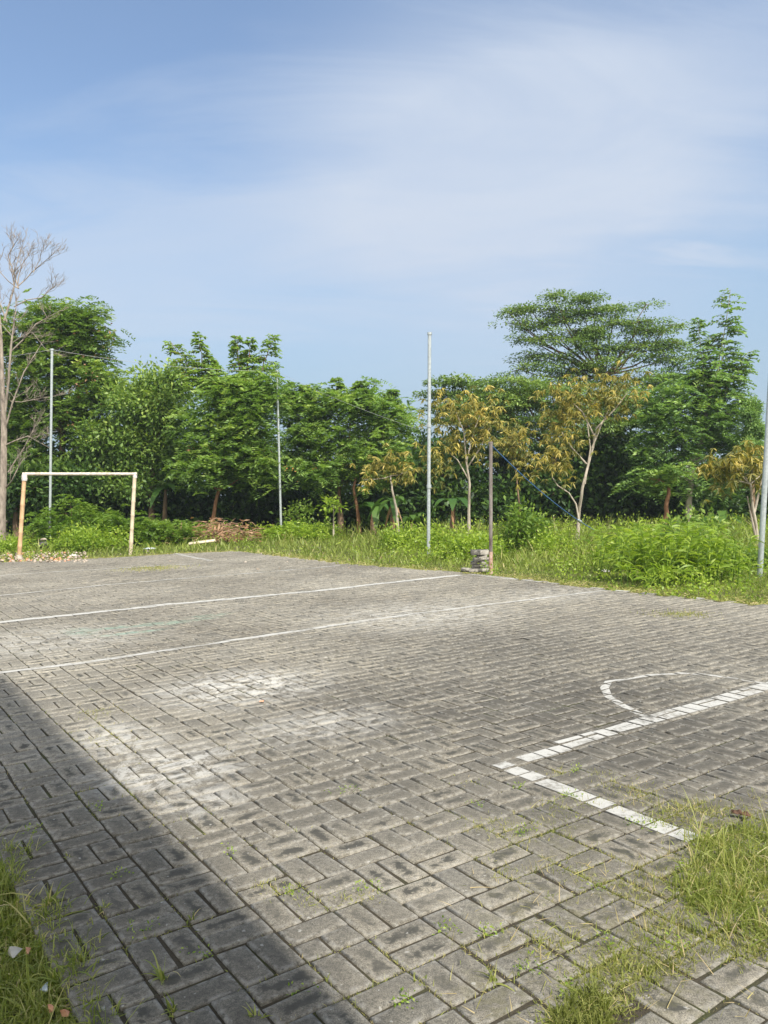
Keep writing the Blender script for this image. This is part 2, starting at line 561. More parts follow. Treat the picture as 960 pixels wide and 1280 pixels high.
# unseen bright cloud added behind the camera to lighten and whiten the shade
bc = t.math('MULTIPLY', t.mr(sep.outputs['Y'], .25, -.45, 0, 1), t.mr(t.noise(tc.outputs['Generated'], 2.2, 6, .6), .36, .58, .25, 1))
bc = t.math('MULTIPLY', bc, t.mr(sep.outputs['Z'], -.05, .1, 0, 1))
col = t.mix(bc, col, (10.5, 10.2, 9.4))
bg = t.n('Background'); bg.inputs['Strength'].default_value = .13
t.l(col, bg.inputs[0])
wo = t.n('OutputWorld'); t.l(bg.outputs[0], wo.inputs[0])

sd = bpy.data.lights.new('sun', 'SUN')
sd.energy = 3.6; sd.angle = rad(.8); sd.color = (1, .95, .86)
so = bpy.data.objects.new('sun', sd); COL.objects.link(so)
az, el = rad(SUN_AZ), rad(SUN_EL)
sdir = Vector((math.sin(az) * math.cos(el), math.cos(az) * math.cos(el), math.sin(el)))
so.rotation_euler = sdir.to_track_quat('Z', 'Y').to_euler()
S.view_settings.view_transform = 'Standard'
S.view_settings.look = 'None'
S.view_settings.exposure = 0.66
S.view_settings.gamma = 1

# ------------------------------------------------------------------ ground and court
edge_px = [(0, 703), (140, 697), (220, 692), (295, 689), (430, 705), (575, 715), (700, 730), (790, 740), (960, 757)]
edge = [G(*p) for p in edge_px]
e0 = edge[0] + (edge[0] - edge[1]).normalized() * 3
e9 = edge[-1] - BD * 12
VMIN = .527
poly = [e0] + edge + [e9, W(-4, UV(e9)[1]), W(-4, VMIN), W(UV(e0)[0], VMIN)]
polyn = np.array([(p.x, p.y) for p in poly])


def inside(P):
    x, y = P[:, 0], P[:, 1]
    r = np.zeros(len(P), bool)
    j = len(polyn) - 1
    for i in range(len(polyn)):
        xi, yi = polyn[i]; xj, yj = polyn[j]
        cnd = ((yi > y) != (yj > y)) & (x < (xj - xi) * (y - yi) / (yj - yi + 1e-12) + xi)
        r ^= cnd
        j = i
    return r


# ground sheet (one sheet, gentle swell under the verge only)
gm = MB()
xs = np.array([-600, -200, -80] + list(np.arange(-40, 41, 1.0)) + [80, 200, 600]); ys = np.array([-300, -60] + list(np.arange(-10, 61, 1.0)) + [100, 250, 900])
XX, YY = np.meshgrid(xs, ys)
ZZ = np.full_like(XX, -.05)
gm.add(np.stack([XX, YY, ZZ], -1).reshape(-1, 3), np.array([[j * len(xs) + i, j * len(xs) + i + 1, (j + 1) * len(xs) + i + 1, (j + 1) * len(xs) + i] for j in range(len(ys) - 1) for i in range(len(xs) - 1)]))
tag(gm.build('ground', M['ground']), kind='structure')

bm_ = MB()
bm_.add([(p.x, p.y, -.0085) for p in poly] + [(p.x, p.y, -.055) for p in poly], np.array([list(range(len(poly)))[::-1]]))
bed = bm_.build('court_bed', M['bed']); tag(bed, kind='structure')
P_ = .211
V0, U0 = 1.14, 0.0
# phase of the block grid from a block corner seen in the photograph
uu, vv = UV(G(351, 1161)); U0 = uu % P_
pv = MB()
pavers = []   # (cu, cv, hu, hv, z, tu, tv)
iu0, iu1 = int(-4 / P_), int(23 / P_)
iv0, iv1 = int((VMIN - V0) / P_) - 1, int((9.6 - V0) / P_) + 1
TH = .052
quad = []
for iu in range(iu0, iu1):
    for iv in range(iv0, iv1):
        bu, bv = U0 + iu * P_, V0 + iv * P_
        along_b = (iu + iv) % 2 == 0
        for k in (0, 1):
            if along_b:
                cu, cv, hu, hv = bu + P_ / 2, bv + P_ * (.25 + .5 * k), P_ / 2, P_ / 4
            else:
                cu, cv, hu, hv = bu + P_ * (.25 + .5 * k), bv + P_ / 2, P_ / 4, P_ / 2
            quad.append((cu, cv, hu, hv, along_b))
quad = np.array(quad)
cen = np.stack([BD.x * quad[:, 0] + AD.x * quad[:, 1], BD.y * quad[:, 0] + AD.y * quad[:, 1]], -1)
keep = inside(cen + R.normal(size=cen.shape) * .03 * (cen[:, 1:] > 6))
dist = np.linalg.norm(cen, axis=1)
vis = (cen[:, 1] > -.5) & (np.abs(cen[:, 0]) < cen[:, 1] * .62 + 2.0)
quad = quad[keep & vis]
halves = []
for q in quad:
    cu, cv, hu, hv, ab = q
    if random.random() < .035:
        k = random.uniform(.38, .62)
        if hu > hv:
            a = 2 * hu * k
            halves += [(cu - hu + a / 2, cv, a / 2, hv, ab), (cu + hu - (2 * hu - a) / 2, cv, (2 * hu - a) / 2, hv, ab)]
        else:
            a = 2 * hv * k
            halves += [(cu, cv - hv + a / 2, hu, a / 2, ab), (cu, cv + hv - (2 * hv - a) / 2, hu, (2 * hv - a) / 2, ab)]
    else: halves.append(tuple(q))
quad = np.array(halves)
corner = [(-1, -1), (1, -1), (1, 1), (-1, 1)]
vs, fs, rs, uvs = [], [], [], []
for (cu, cv, hu, hv, ab) in quad:
    g = .0048 + random.random() * .0024
    hu2, hv2 = hu - g, hv - g
    z0 = random.gauss(0, .0017) + .004 * math.sin(cu * 1.3) * math.cos(cv * 1.7)
    tu, tv = random.gauss(0, .010), random.gauss(0, .010)
    rot = random.gauss(0, .008); cu += random.gauss(0, .0012); cv += random.gauss(0, .0012)
    r = min(1, max(0, random.gauss(.5, .24)))
    pavers.append((cu, cv, hu2, hv2, z0, tu, tv, r))
    b = len(vs)
    ins = .0065
    jit = [(random.gauss(0, .0012), random.gauss(0, .0012)) for _ in corner]
    jit = [(a + random.gauss(0, .001), b + random.gauss(0, .001)) for a, b in jit]
    for lvl in range(3):
        for (a, c), (ja, jc) in zip(corner, jit):
            du, dv = a * (hu2 - (ins if lvl == 0 else 0)) + ja, c * (hv2 - (ins if lvl == 0 else 0)) + jc
            du, dv = du - rot * dv, dv + rot * du
            z = z0 + tu * du + tv * dv - (0, .0030, TH)[lvl]
            q = W(cu + du, cv + dv, z)
            vs.append((q.x, q.y, q.z))
    lu = [(a * 2, c) if ab else (c * 2, a) for a, c in corner]
    k = .82
    lui = [(x - math.copysign(.18, x), y * k) for x, y in lu]
    fs.append((b, b + 1, b + 2, b + 3)); uvs += lui; rs.append(r)
    for lvl in (0, 1):
        for i in range(4):
            j = (i + 1) % 4
            fs.append((b + lvl * 4 + j, b + lvl * 4 + i, b + lvl * 4 + 4 + i, b + lvl * 4 + 4 + j)); rs.append(r)
            uvs += ([lui[j], lui[i], lu[i], lu[j]] if lvl == 0 else [lu[j], lu[i], lu[i], lu[j]])
f_ = np.array(fs)
# W() mirrors handedness of (u,v); flip so tops face up
f_ = f_[:, ::-1]
uvs = np.array(uvs).reshape(-1, 4, 2)[:, ::-1].reshape(-1, 2)
pv.add(vs, f_, rs, uvs)
court = pv.build('paved_court', M['paver'])
tag(court, kind='structure')


# painted lines: a band clipped against the top of every paver it crosses
def clip_poly(poly, clip):
    out = poly
    for i in range(len(clip)):
        a, b = clip[i], clip[(i + 1) % len(clip)]
        inp, out = out, []
        if not inp: return []
        def side(p): return (b[0] - a[0]) * (p[1] - a[1]) - (b[1] - a[1]) * (p[0] - a[0])
        for j in range(len(inp)):
            p, q = inp[j], inp[(j + 1) % len(inp)]
            sp_, sq = side(p), side(q)
            if sp_ >= 0: out.append(p)
            if (sp_ >= 0) != (sq >= 0):
                t_ = sp_ / (sp_ - sq)
                out.append((p[0] + (q[0] - p[0]) * t_, p[1] + (q[1] - p[1]) * t_))
    return out


PA = np.array(pavers)


def paint(name, px_pts, width, mat, label=None, wob=.012, drop=0.0, snap=None, ins=.001):
    mb = MB()
    pts = [UV(G(*p)) for p in px_pts]
    if snap: pts = [(snap[1], p[1]) if snap[0] == 'u' else (p[0], snap[1]) for p in pts]
    # resample with a hand-painted wobble
    dense = []
    for (a, b) in zip(pts, pts[1:]):
        L = math.hypot(b[0] - a[0], b[1] - a[1]); n = max(1, int(L / .35))
        for i in range(n): dense.append((a[0] + (b[0] - a[0]) * i / n, a[1] + (b[1] - a[1]) * i / n))
    dense.append(pts[-1])
    wd = []
    off = []
    for i, p in enumerate(dense):
        a, b = dense[max(0, i - 1)], dense[min(len(dense) - 1, i + 1)]
        dx, dy = b[0] - a[0], b[1] - a[1]; L = math.hypot(dx, dy) or 1
        nx, ny = -dy / L, dx / L
        o = random.gauss(0, wob); wdt = width / 2 * random.uniform(.88, 1.12)
        off.append(((p[0] + nx * (o + wdt), p[1] + ny * (o + wdt)), (p[0] + nx * (o - wdt), p[1] + ny * (o - wdt))))
    for (l0, r0), (l1, r1) in zip(off, off[1:]):
        q = [l0, r0, r1, l1]
        ar = sum(q[i][0] * q[(i + 1) % 4][1] - q[(i + 1) % 4][0] * q[i][1] for i in range(4))
        if ar < 0: q = q[::-1]
        mu = sum(x[0] for x in q) / 4; mv = sum(x[1] for x in q) / 4
        idx = np.where((np.abs(PA[:, 0] - mu) < .55) & (np.abs(PA[:, 1] - mv) < .55))[0]
        for k in idx:
            cu, cv, hu, hv, z0, tu, tv, r = PA[k]
            rect = [(cu - hu + ins, cv - hv + ins), (cu + hu - ins, cv - hv + ins), (cu + hu - ins, cv + hv - ins), (cu - hu + ins, cv + hv - ins)]
            c = clip_poly(rect, q)
            if len(c) < 3: continue
            if drop and random.random() < drop: continue
            vv_ = []
            for (a, b) in c:
                p = W(a, b, z0 + tu * (a - cu) + tv * (b - cv) + .0022)
                vv_.append((p.x, p.y, p.z))
            mb.add(vv_, np.array([list(range(len(c)))[::-1]]), r)
    o = mb.build(name, mat, court)
    if label: o['label'] = label
    return o


paint('painted_line', [(-40, 782), (200, 757), (400, 738), (575, 719)], .15, M['line_bold'], 'white centre line running up to the net post', ins=-.008)
paint('painted_line', [(-40, 846), (100, 829), (250, 807), (520, 767), (755, 738)], .085, M['line_mid'], 'thin white cross line in the middle of the court', ins=-.008)
paint('painted_line', [(-30, 748), (130, 731), (260, 721), (425, 707)], .075, M['line_faint'], 'faded white cross line beyond the centre line', ins=-.008)
paint('painted_line', [(-30, 721), (100, 713), (250, 704)], .07, M['line_faint'], 'faded white line in front of the goal', ins=-.008)
paint('painted_line', [(218, 692), (264, 701)], .12, M['line_solid'], 'short white line stub at the far edge')
paint('painted_line', [(590, 718), (690, 729), (792, 740), (900, 750)], .07, M['line_faint'], 'worn white side line along the grass', ins=-.008)
B_CV = V0 + 15.5 * P_ / 2
A_U0 = round((UV(G(648, 946))[0] - U0) / (P_ / 2) - .5)
A_CU = U0 + (A_U0 + .5) * P_ / 2
paint('painted_line', [(616, 957), (872, 1048)], .101, M['line_solid'], 'bright white near line running into the grass', .003, snap=('v', B_CV))
a0 = UV(G(652, 945))[1]
paint('painted_line', [(645, 947), (700, 931)], .10, M['line_solid'], 'bright white near line running to the right, first stretch', .003, snap=('u', A_CU))
paint('painted_line', [(700, 931), (760, 914), (960, 857), (1100, 818)], .125, M['line_solid'], 'bright white near line running to the right', .008)
paint('painted_line', [(812, 897), (780, 882), (762, 871), (755, 860), (761, 852), (780, 849)], .055, M['line_solid'], 'curved white line start of an arc', .006)
paint('painted_line', [(780, 849), (810, 845), (850, 842), (880, 844), (915, 848), (960, 855), (1010, 866)], .05, M['line_faint'], 'faded curved line of the arc', .006)

# ------------------------------------------------------------------ building behind the camera (casts the shadow on the left)
bu0, bv0, bv1, bh = -1.3, 1.12, -11.0, 9.8
bt = empty('two_storey_building', W(bu0, bv0))
tag(bt, 'pale plastered two storey building standing right behind the viewpoint', 'building')


def box_uv(mb, u0, u1, v0, v1, z0, z1, rnd=.5):
    q = [W(u0, v0, z0), W(u1, v0, z0), W(u1, v1, z0), W(u0, v1, z0), W(u0, v0, z1), W(u1, v0, z1), W(u1, v1, z1), W(u0, v1, z1)]
    mb.add([tuple(p) for p in q], [(0, 1, 2, 3), (4, 7, 6, 5), (0, 4, 5, 1), (1, 5, 6, 2), (2, 6, 7, 3), (3, 7, 4, 0)], rnd)


b_ = MB(); box_uv(b_, bu0 - 8, bu0, bv1, bv0, -.05, bh); b_.build('wall', M['wall'], bt)
b_ = MB(); box_uv(b_, bu0 - 8.02, bu0 + .002, bv1 - .02, bv0 + .002, bh, bh + .2); b_.build('roof', M['tile'], bt)
for zf in (1.0, 5.2):
    for k in range(3):
        v = bv0 - 2.2 - k * 3
        b_ = MB(); box_uv(b_, bu0 + .003, bu0 + .06, v - .8, v + .8, zf, zf + 1.4); wf = b_.build('window', M['bar'], bt)
        b_ = MB(); box_uv(b_, bu0 + .063, bu0 + .07, v - .72, v + .72, zf + .08, zf + 1.32); gl = b_.build('pane', M['glass'], wf)
        gl.data.transform(Matrix.Translation(-Vector(bt.location)))

# ------------------------------------------------------------------ poles, goal, wires
def pole(name, label, pb, pt, Y, r, mat, cat='pole', group=None, cap=True, r2=None):
    b = D(pb[0], pb[1], Y); b.z = -.05
    tp = D(pt[0], pt[1], Y)
    root = empty(name, b)
    mb = MB(); tube(mb, [b, b.lerp(tp, .5), tp], [r, r, r2 or r], 12)
    mb.build('pipe', mat, root, smooth=True)
    if cap:
        mb = MB(); tube(mb, [tp - Vector((0, 0, .03)), tp + Vector((0, 0, .025))], [r * 1.35, r * 1.35], 12)
        mb.build('cap', M['galv'], root, smooth=False)
    tag(root, label, cat, group)
    return root, b, tp


YA, YB, YC, YD = G(62, 683).y, 26.5, G(535, 692).y, G(950, 718).y
pA = pole('steel_pole', 'thin galvanised pole standing behind the small goal', (62, 683), (65, 437), YA, .038, M['galv'], group='net poles round the court')
pB = pole('steel_pole', 'thin galvanised pole on the grass left of the two dead-leaved trunks, carrying the wire end', (351.5, 666), (346, 464), YB, .038, M['galv'], group='net poles round the court')
pC = pole('steel_pole', 'tallest thin galvanised pole rising into the sky at the middle of the verge', (535.5, 692), (537, 417), YC, .040, M['galv'], group='net poles round the court')
pD = pole('steel_pole', 'leaning pale pole in the weeds at the right edge of the picture', (949.5, 718), (966, 430), YD, .042, M['galv'], group='net poles round the court')
# collar and clip seen on the tallest pole
for py in (532, 608):
    mb = MB(); q = D(536.2, py, YC); tube(mb, [q - Vector((0, 0, .04)), q + Vector((0, 0, .04))], [.056, .056], 10)
    mb.build('clamp', M['galv'], pC[0])

YN = G(613, 716).y
nb = G(613.5, 716); nt_ = D(613.5, 553, YN)
np_ = empty('net_post', nb)
mb = MB(); q1 = nb.lerp(nt_, .16); tube(mb, [q1, nt_], [.031, .031], 12); mb.build('pipe', M['rust_pipe'], np_, True)
mb = MB(); tube(mb, [nb - Vector((0, 0, .05)), q1 + Vector((0, 0, .004))], [.034, .034], 12); mb.build('foot', M['rust_base'], np_, True)
mb = MB(); tube(mb, [nt_ - Vector((0, 0, .02)), nt_ + Vector((0, 0, .012))], [.036, .036], 12); mb.build('cap', M['rust_pipe'], np_)
tag(np_, 'rusty grey net post beside the stack of loose pavers', 'post')


def line_thing(name, label, cat, pts, r, mat, n=6):
    mb = MB(); tube(mb, pts, [r] * len(pts), n)
    o = mb.build(name, mat, smooth=True); tag(o, label, cat)
    return o


aT, bT, cT = pA[2], pB[2], D(536, 541, YC)
offl = D(-60, 451, YA)
wp = curve_pts(offl, aT, .06, 8) + curve_pts(aT, bT, .16, 20)[1:]
line_thing('overhead_wire', 'thin grey wire strung from the pole behind the goal to the next pole', 'wire', wp, .005, M['wire'])
line_thing('overhead_wire', 'thin grey wire sloping down to the tallest pole', 'wire', curve_pts(bT, cT, .10, 14), .0035, M['wire'])
rp = curve_pts(D(613.8, 556, YN), D(742, 662, 19.5), .12, 16)
line_thing('blue_rope', 'blue guy rope slanting from the net post down into the bushes', 'rope', rp, .009, M['rope'])
mb = MB(); kn = rp[13]
tube(mb, [kn + (rp[14] - rp[12]).normalized() * d for d in (-.16, -.08, 0, .08, .16)], [.012, .04, .028, .042, .012], 7)
kn_ = mb.build('rope_knot', M['plastic_b'], origin=kn); tag(kn_, 'knotted pale blue bundle tied low on the guy rope', 'knot')

# goal
gl_b, gr_b = G(23.5, 698), G(163, 692)
YG = gl_b.y
gl_t = D(30.5, 596, YG + .05); gr_t = D(168.5, 593, gr_b.y + .05)
gt = empty('small_goal', gl_b)
tag(gt, 'small football goal frame of leaning orange and pale bamboo posts', 'goal')


def bamboo(name, a, b, r, mat, lab=None):
    mb = MB()
    n = 7; pts, rr = [], []
    for i in range(n):
        for dt, k in ((-.012, 1.0), (0, 1.14), (.012, 1.0)):
            tt = min(1, max(0, i / (n - 1) + dt))
            if pts and (a.lerp(b, tt) - pts[-1]).length < 1e-5: continue
            pts.append(a.lerp(b, tt)); rr.append(r * k * (1 + .05 * math.sin(i * 2.1)))
    tube(mb, pts, rr, 10)
    o = mb.build(name, mat, gt, True)
    if lab: o['label'] = lab
    return o


bamboo('post', gl_b - Vector((0, 0, .05)), gl_t, .05, M['bamboo'], 'orange bamboo post leaning inwards')
bamboo('post', gr_b - Vector((0, 0, .05)), gr_t, .047, M['bamboo_pale'], 'pale bamboo post')
cb0, cb1 = D(28, 592.5, YG + .05), D(171, 592.5, gr_b.y + .05)
bamboo('crossbar', cb0, cb1, .038, M['bar'])
for q, r_ in ((gl_t, .068), (gr_t, .055)):
    mb = MB(); tube(mb, [q - Vector((0, 0, .10)), q - Vector((0, 0, .05)), q + Vector((0, 0, .05))], [r_ * .9, r_ * 1.05, r_ * .95], 9); mb.build('binding', M['wrap'], gt, True)
for q in (gl_b,):
    mb = MB(); tube(mb, [q - Vector((0, 0, .04)), q + Vector((0, 0, .06)), q + Vector((0, 0, .11))], [.10, .085, .05], 7); mb.build('foot', M['rubble'], gt)


# ------------------------------------------------------------------ loose pavers, stones, litter
def block(name, label, cen_, lx, ly, lz, rz, mat, cat, group=None, tilt=(0, 0), bev=.006, rough=.002):
    x, y, z = lx / 2, ly / 2, lz / 2
    v = []
    for (zz, k) in ((-z, bev), (-z + bev, 0), (z - bev, 0), (z, bev)):
        for a, c in corner:
            v.append((a * (x - k) + random.gauss(0, rough), c * (y - k) + random.gauss(0, rough), zz + random.gauss(0, rough)))
    f = [(3, 2, 1, 0), (12, 13, 14, 15)]
    for l in range(3):
        for i in range(4):
            j = (i + 1) % 4
            f.append((l * 4 + i, l * 4 + j, l * 4 + 4 + j, l * 4 + 4 + i))
    mb = MB(); mb.add(v, f)
    o = mb.build(name, mat)
    o.location = cen_
    o.rotation_euler = (tilt[0], tilt[1], rz)
    tag(o, label, cat, group)
    return o


sx, sy = G(598, 714).x, G(598, 714).y + .02
zc = 0
stack = [(0, 0, .36, .22, .055, .12, 'bottom slab of the paver stack by the net post'),
         (.03, .01, .27, .13, .062, .05, 'second block up in the paver stack by the net post'),
         (.01, .02, .27, .13, .055, -.22, 'third block up in the paver stack, sticking out to the left'),
         (.05, .0, .25, .13, .062, .35, 'middle block of the paver stack with its pale end showing'),
         (.07, .02, .18, .12, .055, -.1, 'short dark block below the top of the paver stack'),
         (.03, .01, .29, .16, .08, .06, 'topmost thick block of the paver stack')]
zc = -.005
for (dx, dy, lx, ly, lz, rz, lab) in stack:
    block('loose_paver', lab, (sx + dx, sy + dy, zc + lz / 2), lx, ly, lz, rz, M['brickpav'], 'paver', 'loose pavers stacked by the net post', rough=.004, bev=.002)
    zc += lz + .001
block('loose_paver', 'loose paver lying flat left of the paver stack', (sx - .19, sy - .02, .025), .2, .11, .06, -.5, M['brickpav'], 'paver', 'loose pavers stacked by the net post', (.06, .1), rough=.004)


def lump(mb, c, r, n=8, rnd=.5, flat=.7):
    v = []
    for i, (z, k) in enumerate(((-1, .3), (-.5, .9), (.1, 1), (.6, .75), (.95, .3))):
        for j in range(n):
            a = 2 * math.pi * j / n + i * .3
            q = r * k * random.uniform(.62, 1.28)
            v.append((c[0] + math.cos(a) * q, c[1] + math.sin(a) * q * .9, c[2] + z * r * flat * random.uniform(.85, 1.1)))
    f = [(i * n + j, i * n + (j + 1) % n, (i + 1) * n + (j + 1) % n, (i + 1) * n + j) for i in range(4) for j in range(n)]
    mb.add(v, f, rnd)
    mb.add(v[:n], [tuple(range(n))[::-1]], rnd); mb.add(v[-n:], [tuple(range(n))], rnd)


q = G(55, 686)
mb = MB(); lump(mb, (0, 0, .12), .17, 9)
o = mb.build('boulder', M['rock']); o.location = q; tag(o, 'dark stone at the foot of the pole behind the goal', 'stone')
mb = MB(); lump(mb, (0, 0, .27), .12, 8, flat=.35); lid = mb.build('flat_stone', M['rubble']); lid.location = q + Vector((0, 0, 0)); tag(lid, 'pale flat stone lying on top of the dark stone', 'stone')


def scatter_lumps(name, label, area, n, rr, mat, cat='rubble', hump=0.0):
    mb = MB()
    for _ in range(n):
        px = random.uniform(area[0], area[2]); py = random.uniform(area[1], area[3])
        p = G(px, py)
        z = hump * math.exp(-((px - (area[0] + area[2]) / 2) / (area[2] - area[0]) * 2.2) ** 2) * random.random()
        lump(mb, (p.x, p.y, z), random.uniform(*rr), 6, random.random())
    o = mb.build(name, mat); tag(o, label, cat, None, 'stuff')
    return o


scatter_lumps('rubble', 'pale rubble and stones strewn along the court edge under the goal', (-20, 690, 108, 703), 260, (.012, .045), M['rubble'], hump=.03)
scatter_lumps('brick_rubble', 'reddish brick crumbs strewn along the court edge under the goal', (0, 689, 90, 702), 70, (.02, .055), M['redrubble'])
scatter_lumps('rubble_heap', 'pale and orange rubble heap beyond the goal at the left edge', (-30, 667, 42, 675), 220, (.04, .13), M['rubble'], hump=1.0)
scatter_lumps('stone_chips', 'small pale stones scattered along the grass edge', (110, 688, 560, 712), 26, (.012, .035), M['rubble'])


def scrap(name, label, p, sz, rz, mat, cat='litter', h=.04):
    mb = MB()
    n = 12
    v = []
    ph = [random.uniform(0, 6.28) for _ in range(8)]
    for j in range(n):
        for i in range(n):
            a, b = i / (n - 1) - .5, j / (n - 1) - .5
            rr_ = 1 - .25 * (abs(math.sin(3 * math.atan2(b, a + 1e-6) + ph[0])))
            z = abs(math.sin(a * 9 + ph[1] + 2 * b) * math.sin(b * 8 + ph[2])) * .5 + abs(math.sin(a * 17 + b * 13 + ph[3])) * .3 + random.random() * .2
            z *= 1 - 1.6 * max(abs(a), abs(b)) ** 2
            v.append((a * sz[0] * rr_ + random.gauss(0, sz[0] * .012), b * sz[1] * rr_ + random.gauss(0, sz[1] * .012), .004 + h * .8 * z))
    f = [(j * n + i, j * n + i + 1, (j + 1) * n + i + 1, (j + 1) * n + i) for j in range(n - 1) for i in range(n - 1)]
    mb.add(v, f)
    o = mb.build(name, mat); o.location = p; o.rotation_euler.z = rz
    md = o.modifiers.new('thick', 'SOLIDIFY'); md.thickness = .002
    tag(o, label, cat)
    return o


scrap('plastic_sheet', 'crumpled blue and white plastic scrap on the grass right of the goal', G(187, 687), (.34, .22), .2, M['plastic_b'], h=.1)
scrap('plastic_bag', 'small white plastic scrap by the court edge left of the right bushes', G(757, 716), (.13, .12), .6, M['plastic_w'], h=.09)
scrap('plastic_bag', 'white plastic scrap at the rubble right of the goal pole', G(92, 696), (.22, .2), .1, M['plastic_w'], h=.12)
def litter_lump(name, label, p, r, mat, cat, sx_=1.0, flat=.5):
    # an angular chip: convex hull of scattered corners
    import bmesh
    bm = bmesh.new()
    for _ in range(13):
        v = Vector((random.gauss(0, 1), random.gauss(0, 1), random.gauss(0, 1))).normalized() * random.uniform(.6, 1.15)
        bm.verts.new((v.x * r * sx_, v.y * r * .8, v.z * r * flat))
    bmesh.ops.convex_hull(bm, input=bm.verts)
    for v in [v for v in bm.verts if not v.link_faces]: bm.verts.remove(v)
    me = bpy.data.meshes.new(name); bm.to_mesh(me); bm.free()
    me.materials.append(mat)
    o = bpy.data.objects.new(name, me); COL.objects.link(o)
    o.location = p; o.rotation_euler = (random.uniform(-.4, .4), random.uniform(-.4, .4), .6)
    tag(o, label, cat)


litter_lump('plastic_wrapper', 'crumpled silver wrapper half buried in the left grass', G(17, 1190, .012), .026, M['plastic_w'], 'wrapper', 1.0, .8)
litter_lump('brick_fragment', 'orange brick fragment beside the silver wrapper in the left grass', G(36, 1188, .025), .017, M['redrubble'], 'brick fragment', .8, .8)
litter_lump('plastic_wrapper', 'pale crumpled wrapper at the paving corner beside the left grass', G(60, 1234, .006), .019, M['plastic_b'], 'wrapper', 1.3, .6)
litter_lump('brick_fragment', 'left one of the two orange fragments at the bottom left corner', G(64, 1260, .012), .016, M['redrubble'], 'brick fragment', 1.1, .7)
litter_lump('brick_fragment', 'right one of the two orange fragments at the bottom left corner', G(80, 1266, .012), .015, M['redrubble'], 'brick fragment', 1.1, .7)
scrap('paper_scrap', 'small pink paper scrap lying in the middle of the court', G(327, 878), (.03, .03), .2, M['plastic_o'], h=.02)
scrap('paper_scrap', 'white scrap lying on the court near the cross line', G(407, 823), (.035, .025), .2, M['plastic_w'], h=.015)
scrap('paper_scrap', 'pale scrap lying in the joint right of the cement stain', G(446, 953), (.025, .02), .2, M['plastic_w'], h=.02)
scrap('dry_leaf', 'curled brown leaf on the pavers above the right grass patch', G(926, 1020, .012), (.09, .03), -.6, M['dry_leaf'], 'leaf', .035)

# dry brush pile with plank
mb = MB()
cb = G(268, 677)
for _ in range(170):
    a = random.uniform(0, math.pi); L = random.uniform(.3, 1.0)
    p = Vector((cb.x + random.gauss(0, .65), cb.y + random.gauss(0, .5), abs(random.gauss(.2, .16))))
    d = Vector((math.cos(a), math.sin(a), random.uniform(-.2, .35))) * L / 2
    tube(mb, [p - d, p + Vector((0, 0, .05)), p + d], [.008, .012, .006], 4)
n = 500
Pp = np.stack([cb.x + R.normal(size=n) * .7, cb.y + R.normal(size=n) * .5, np.abs(R.normal(size=n)) * .26], -1)
pile = empty('brush_pile', cb)
tag(mb.build('sticks', M['drywood'], pile), kind='stuff')
mb = MB(); leaves(mb, Pp, R.normal(size=(n, 3)) * [1, 1, .4], R.uniform(.1, .3, n), R.uniform(.03, .09, n), R.uniform(.2, 1, n), .3)
mb.build('dead_leaves', M['deadleaf'], pile)
tag(pile, 'heap of dry brown sticks and dead leaves on the grass', 'brush pile')
pa, pb2 = G(238, 678, .12), G(263, 676, .1)
o = block('wooden_plank', 'short pale plank leaning on the dry brush heap', (pa + pb2) / 2 + Vector((.1, -.25, 0)), .75, .14, .04, .25, M['bamboo_pale'], 'plank', None, (.3, -.1))

# ------------------------------------------------------------------ trees
def np3(v): return np.array([v[0], v[1], v[2]])


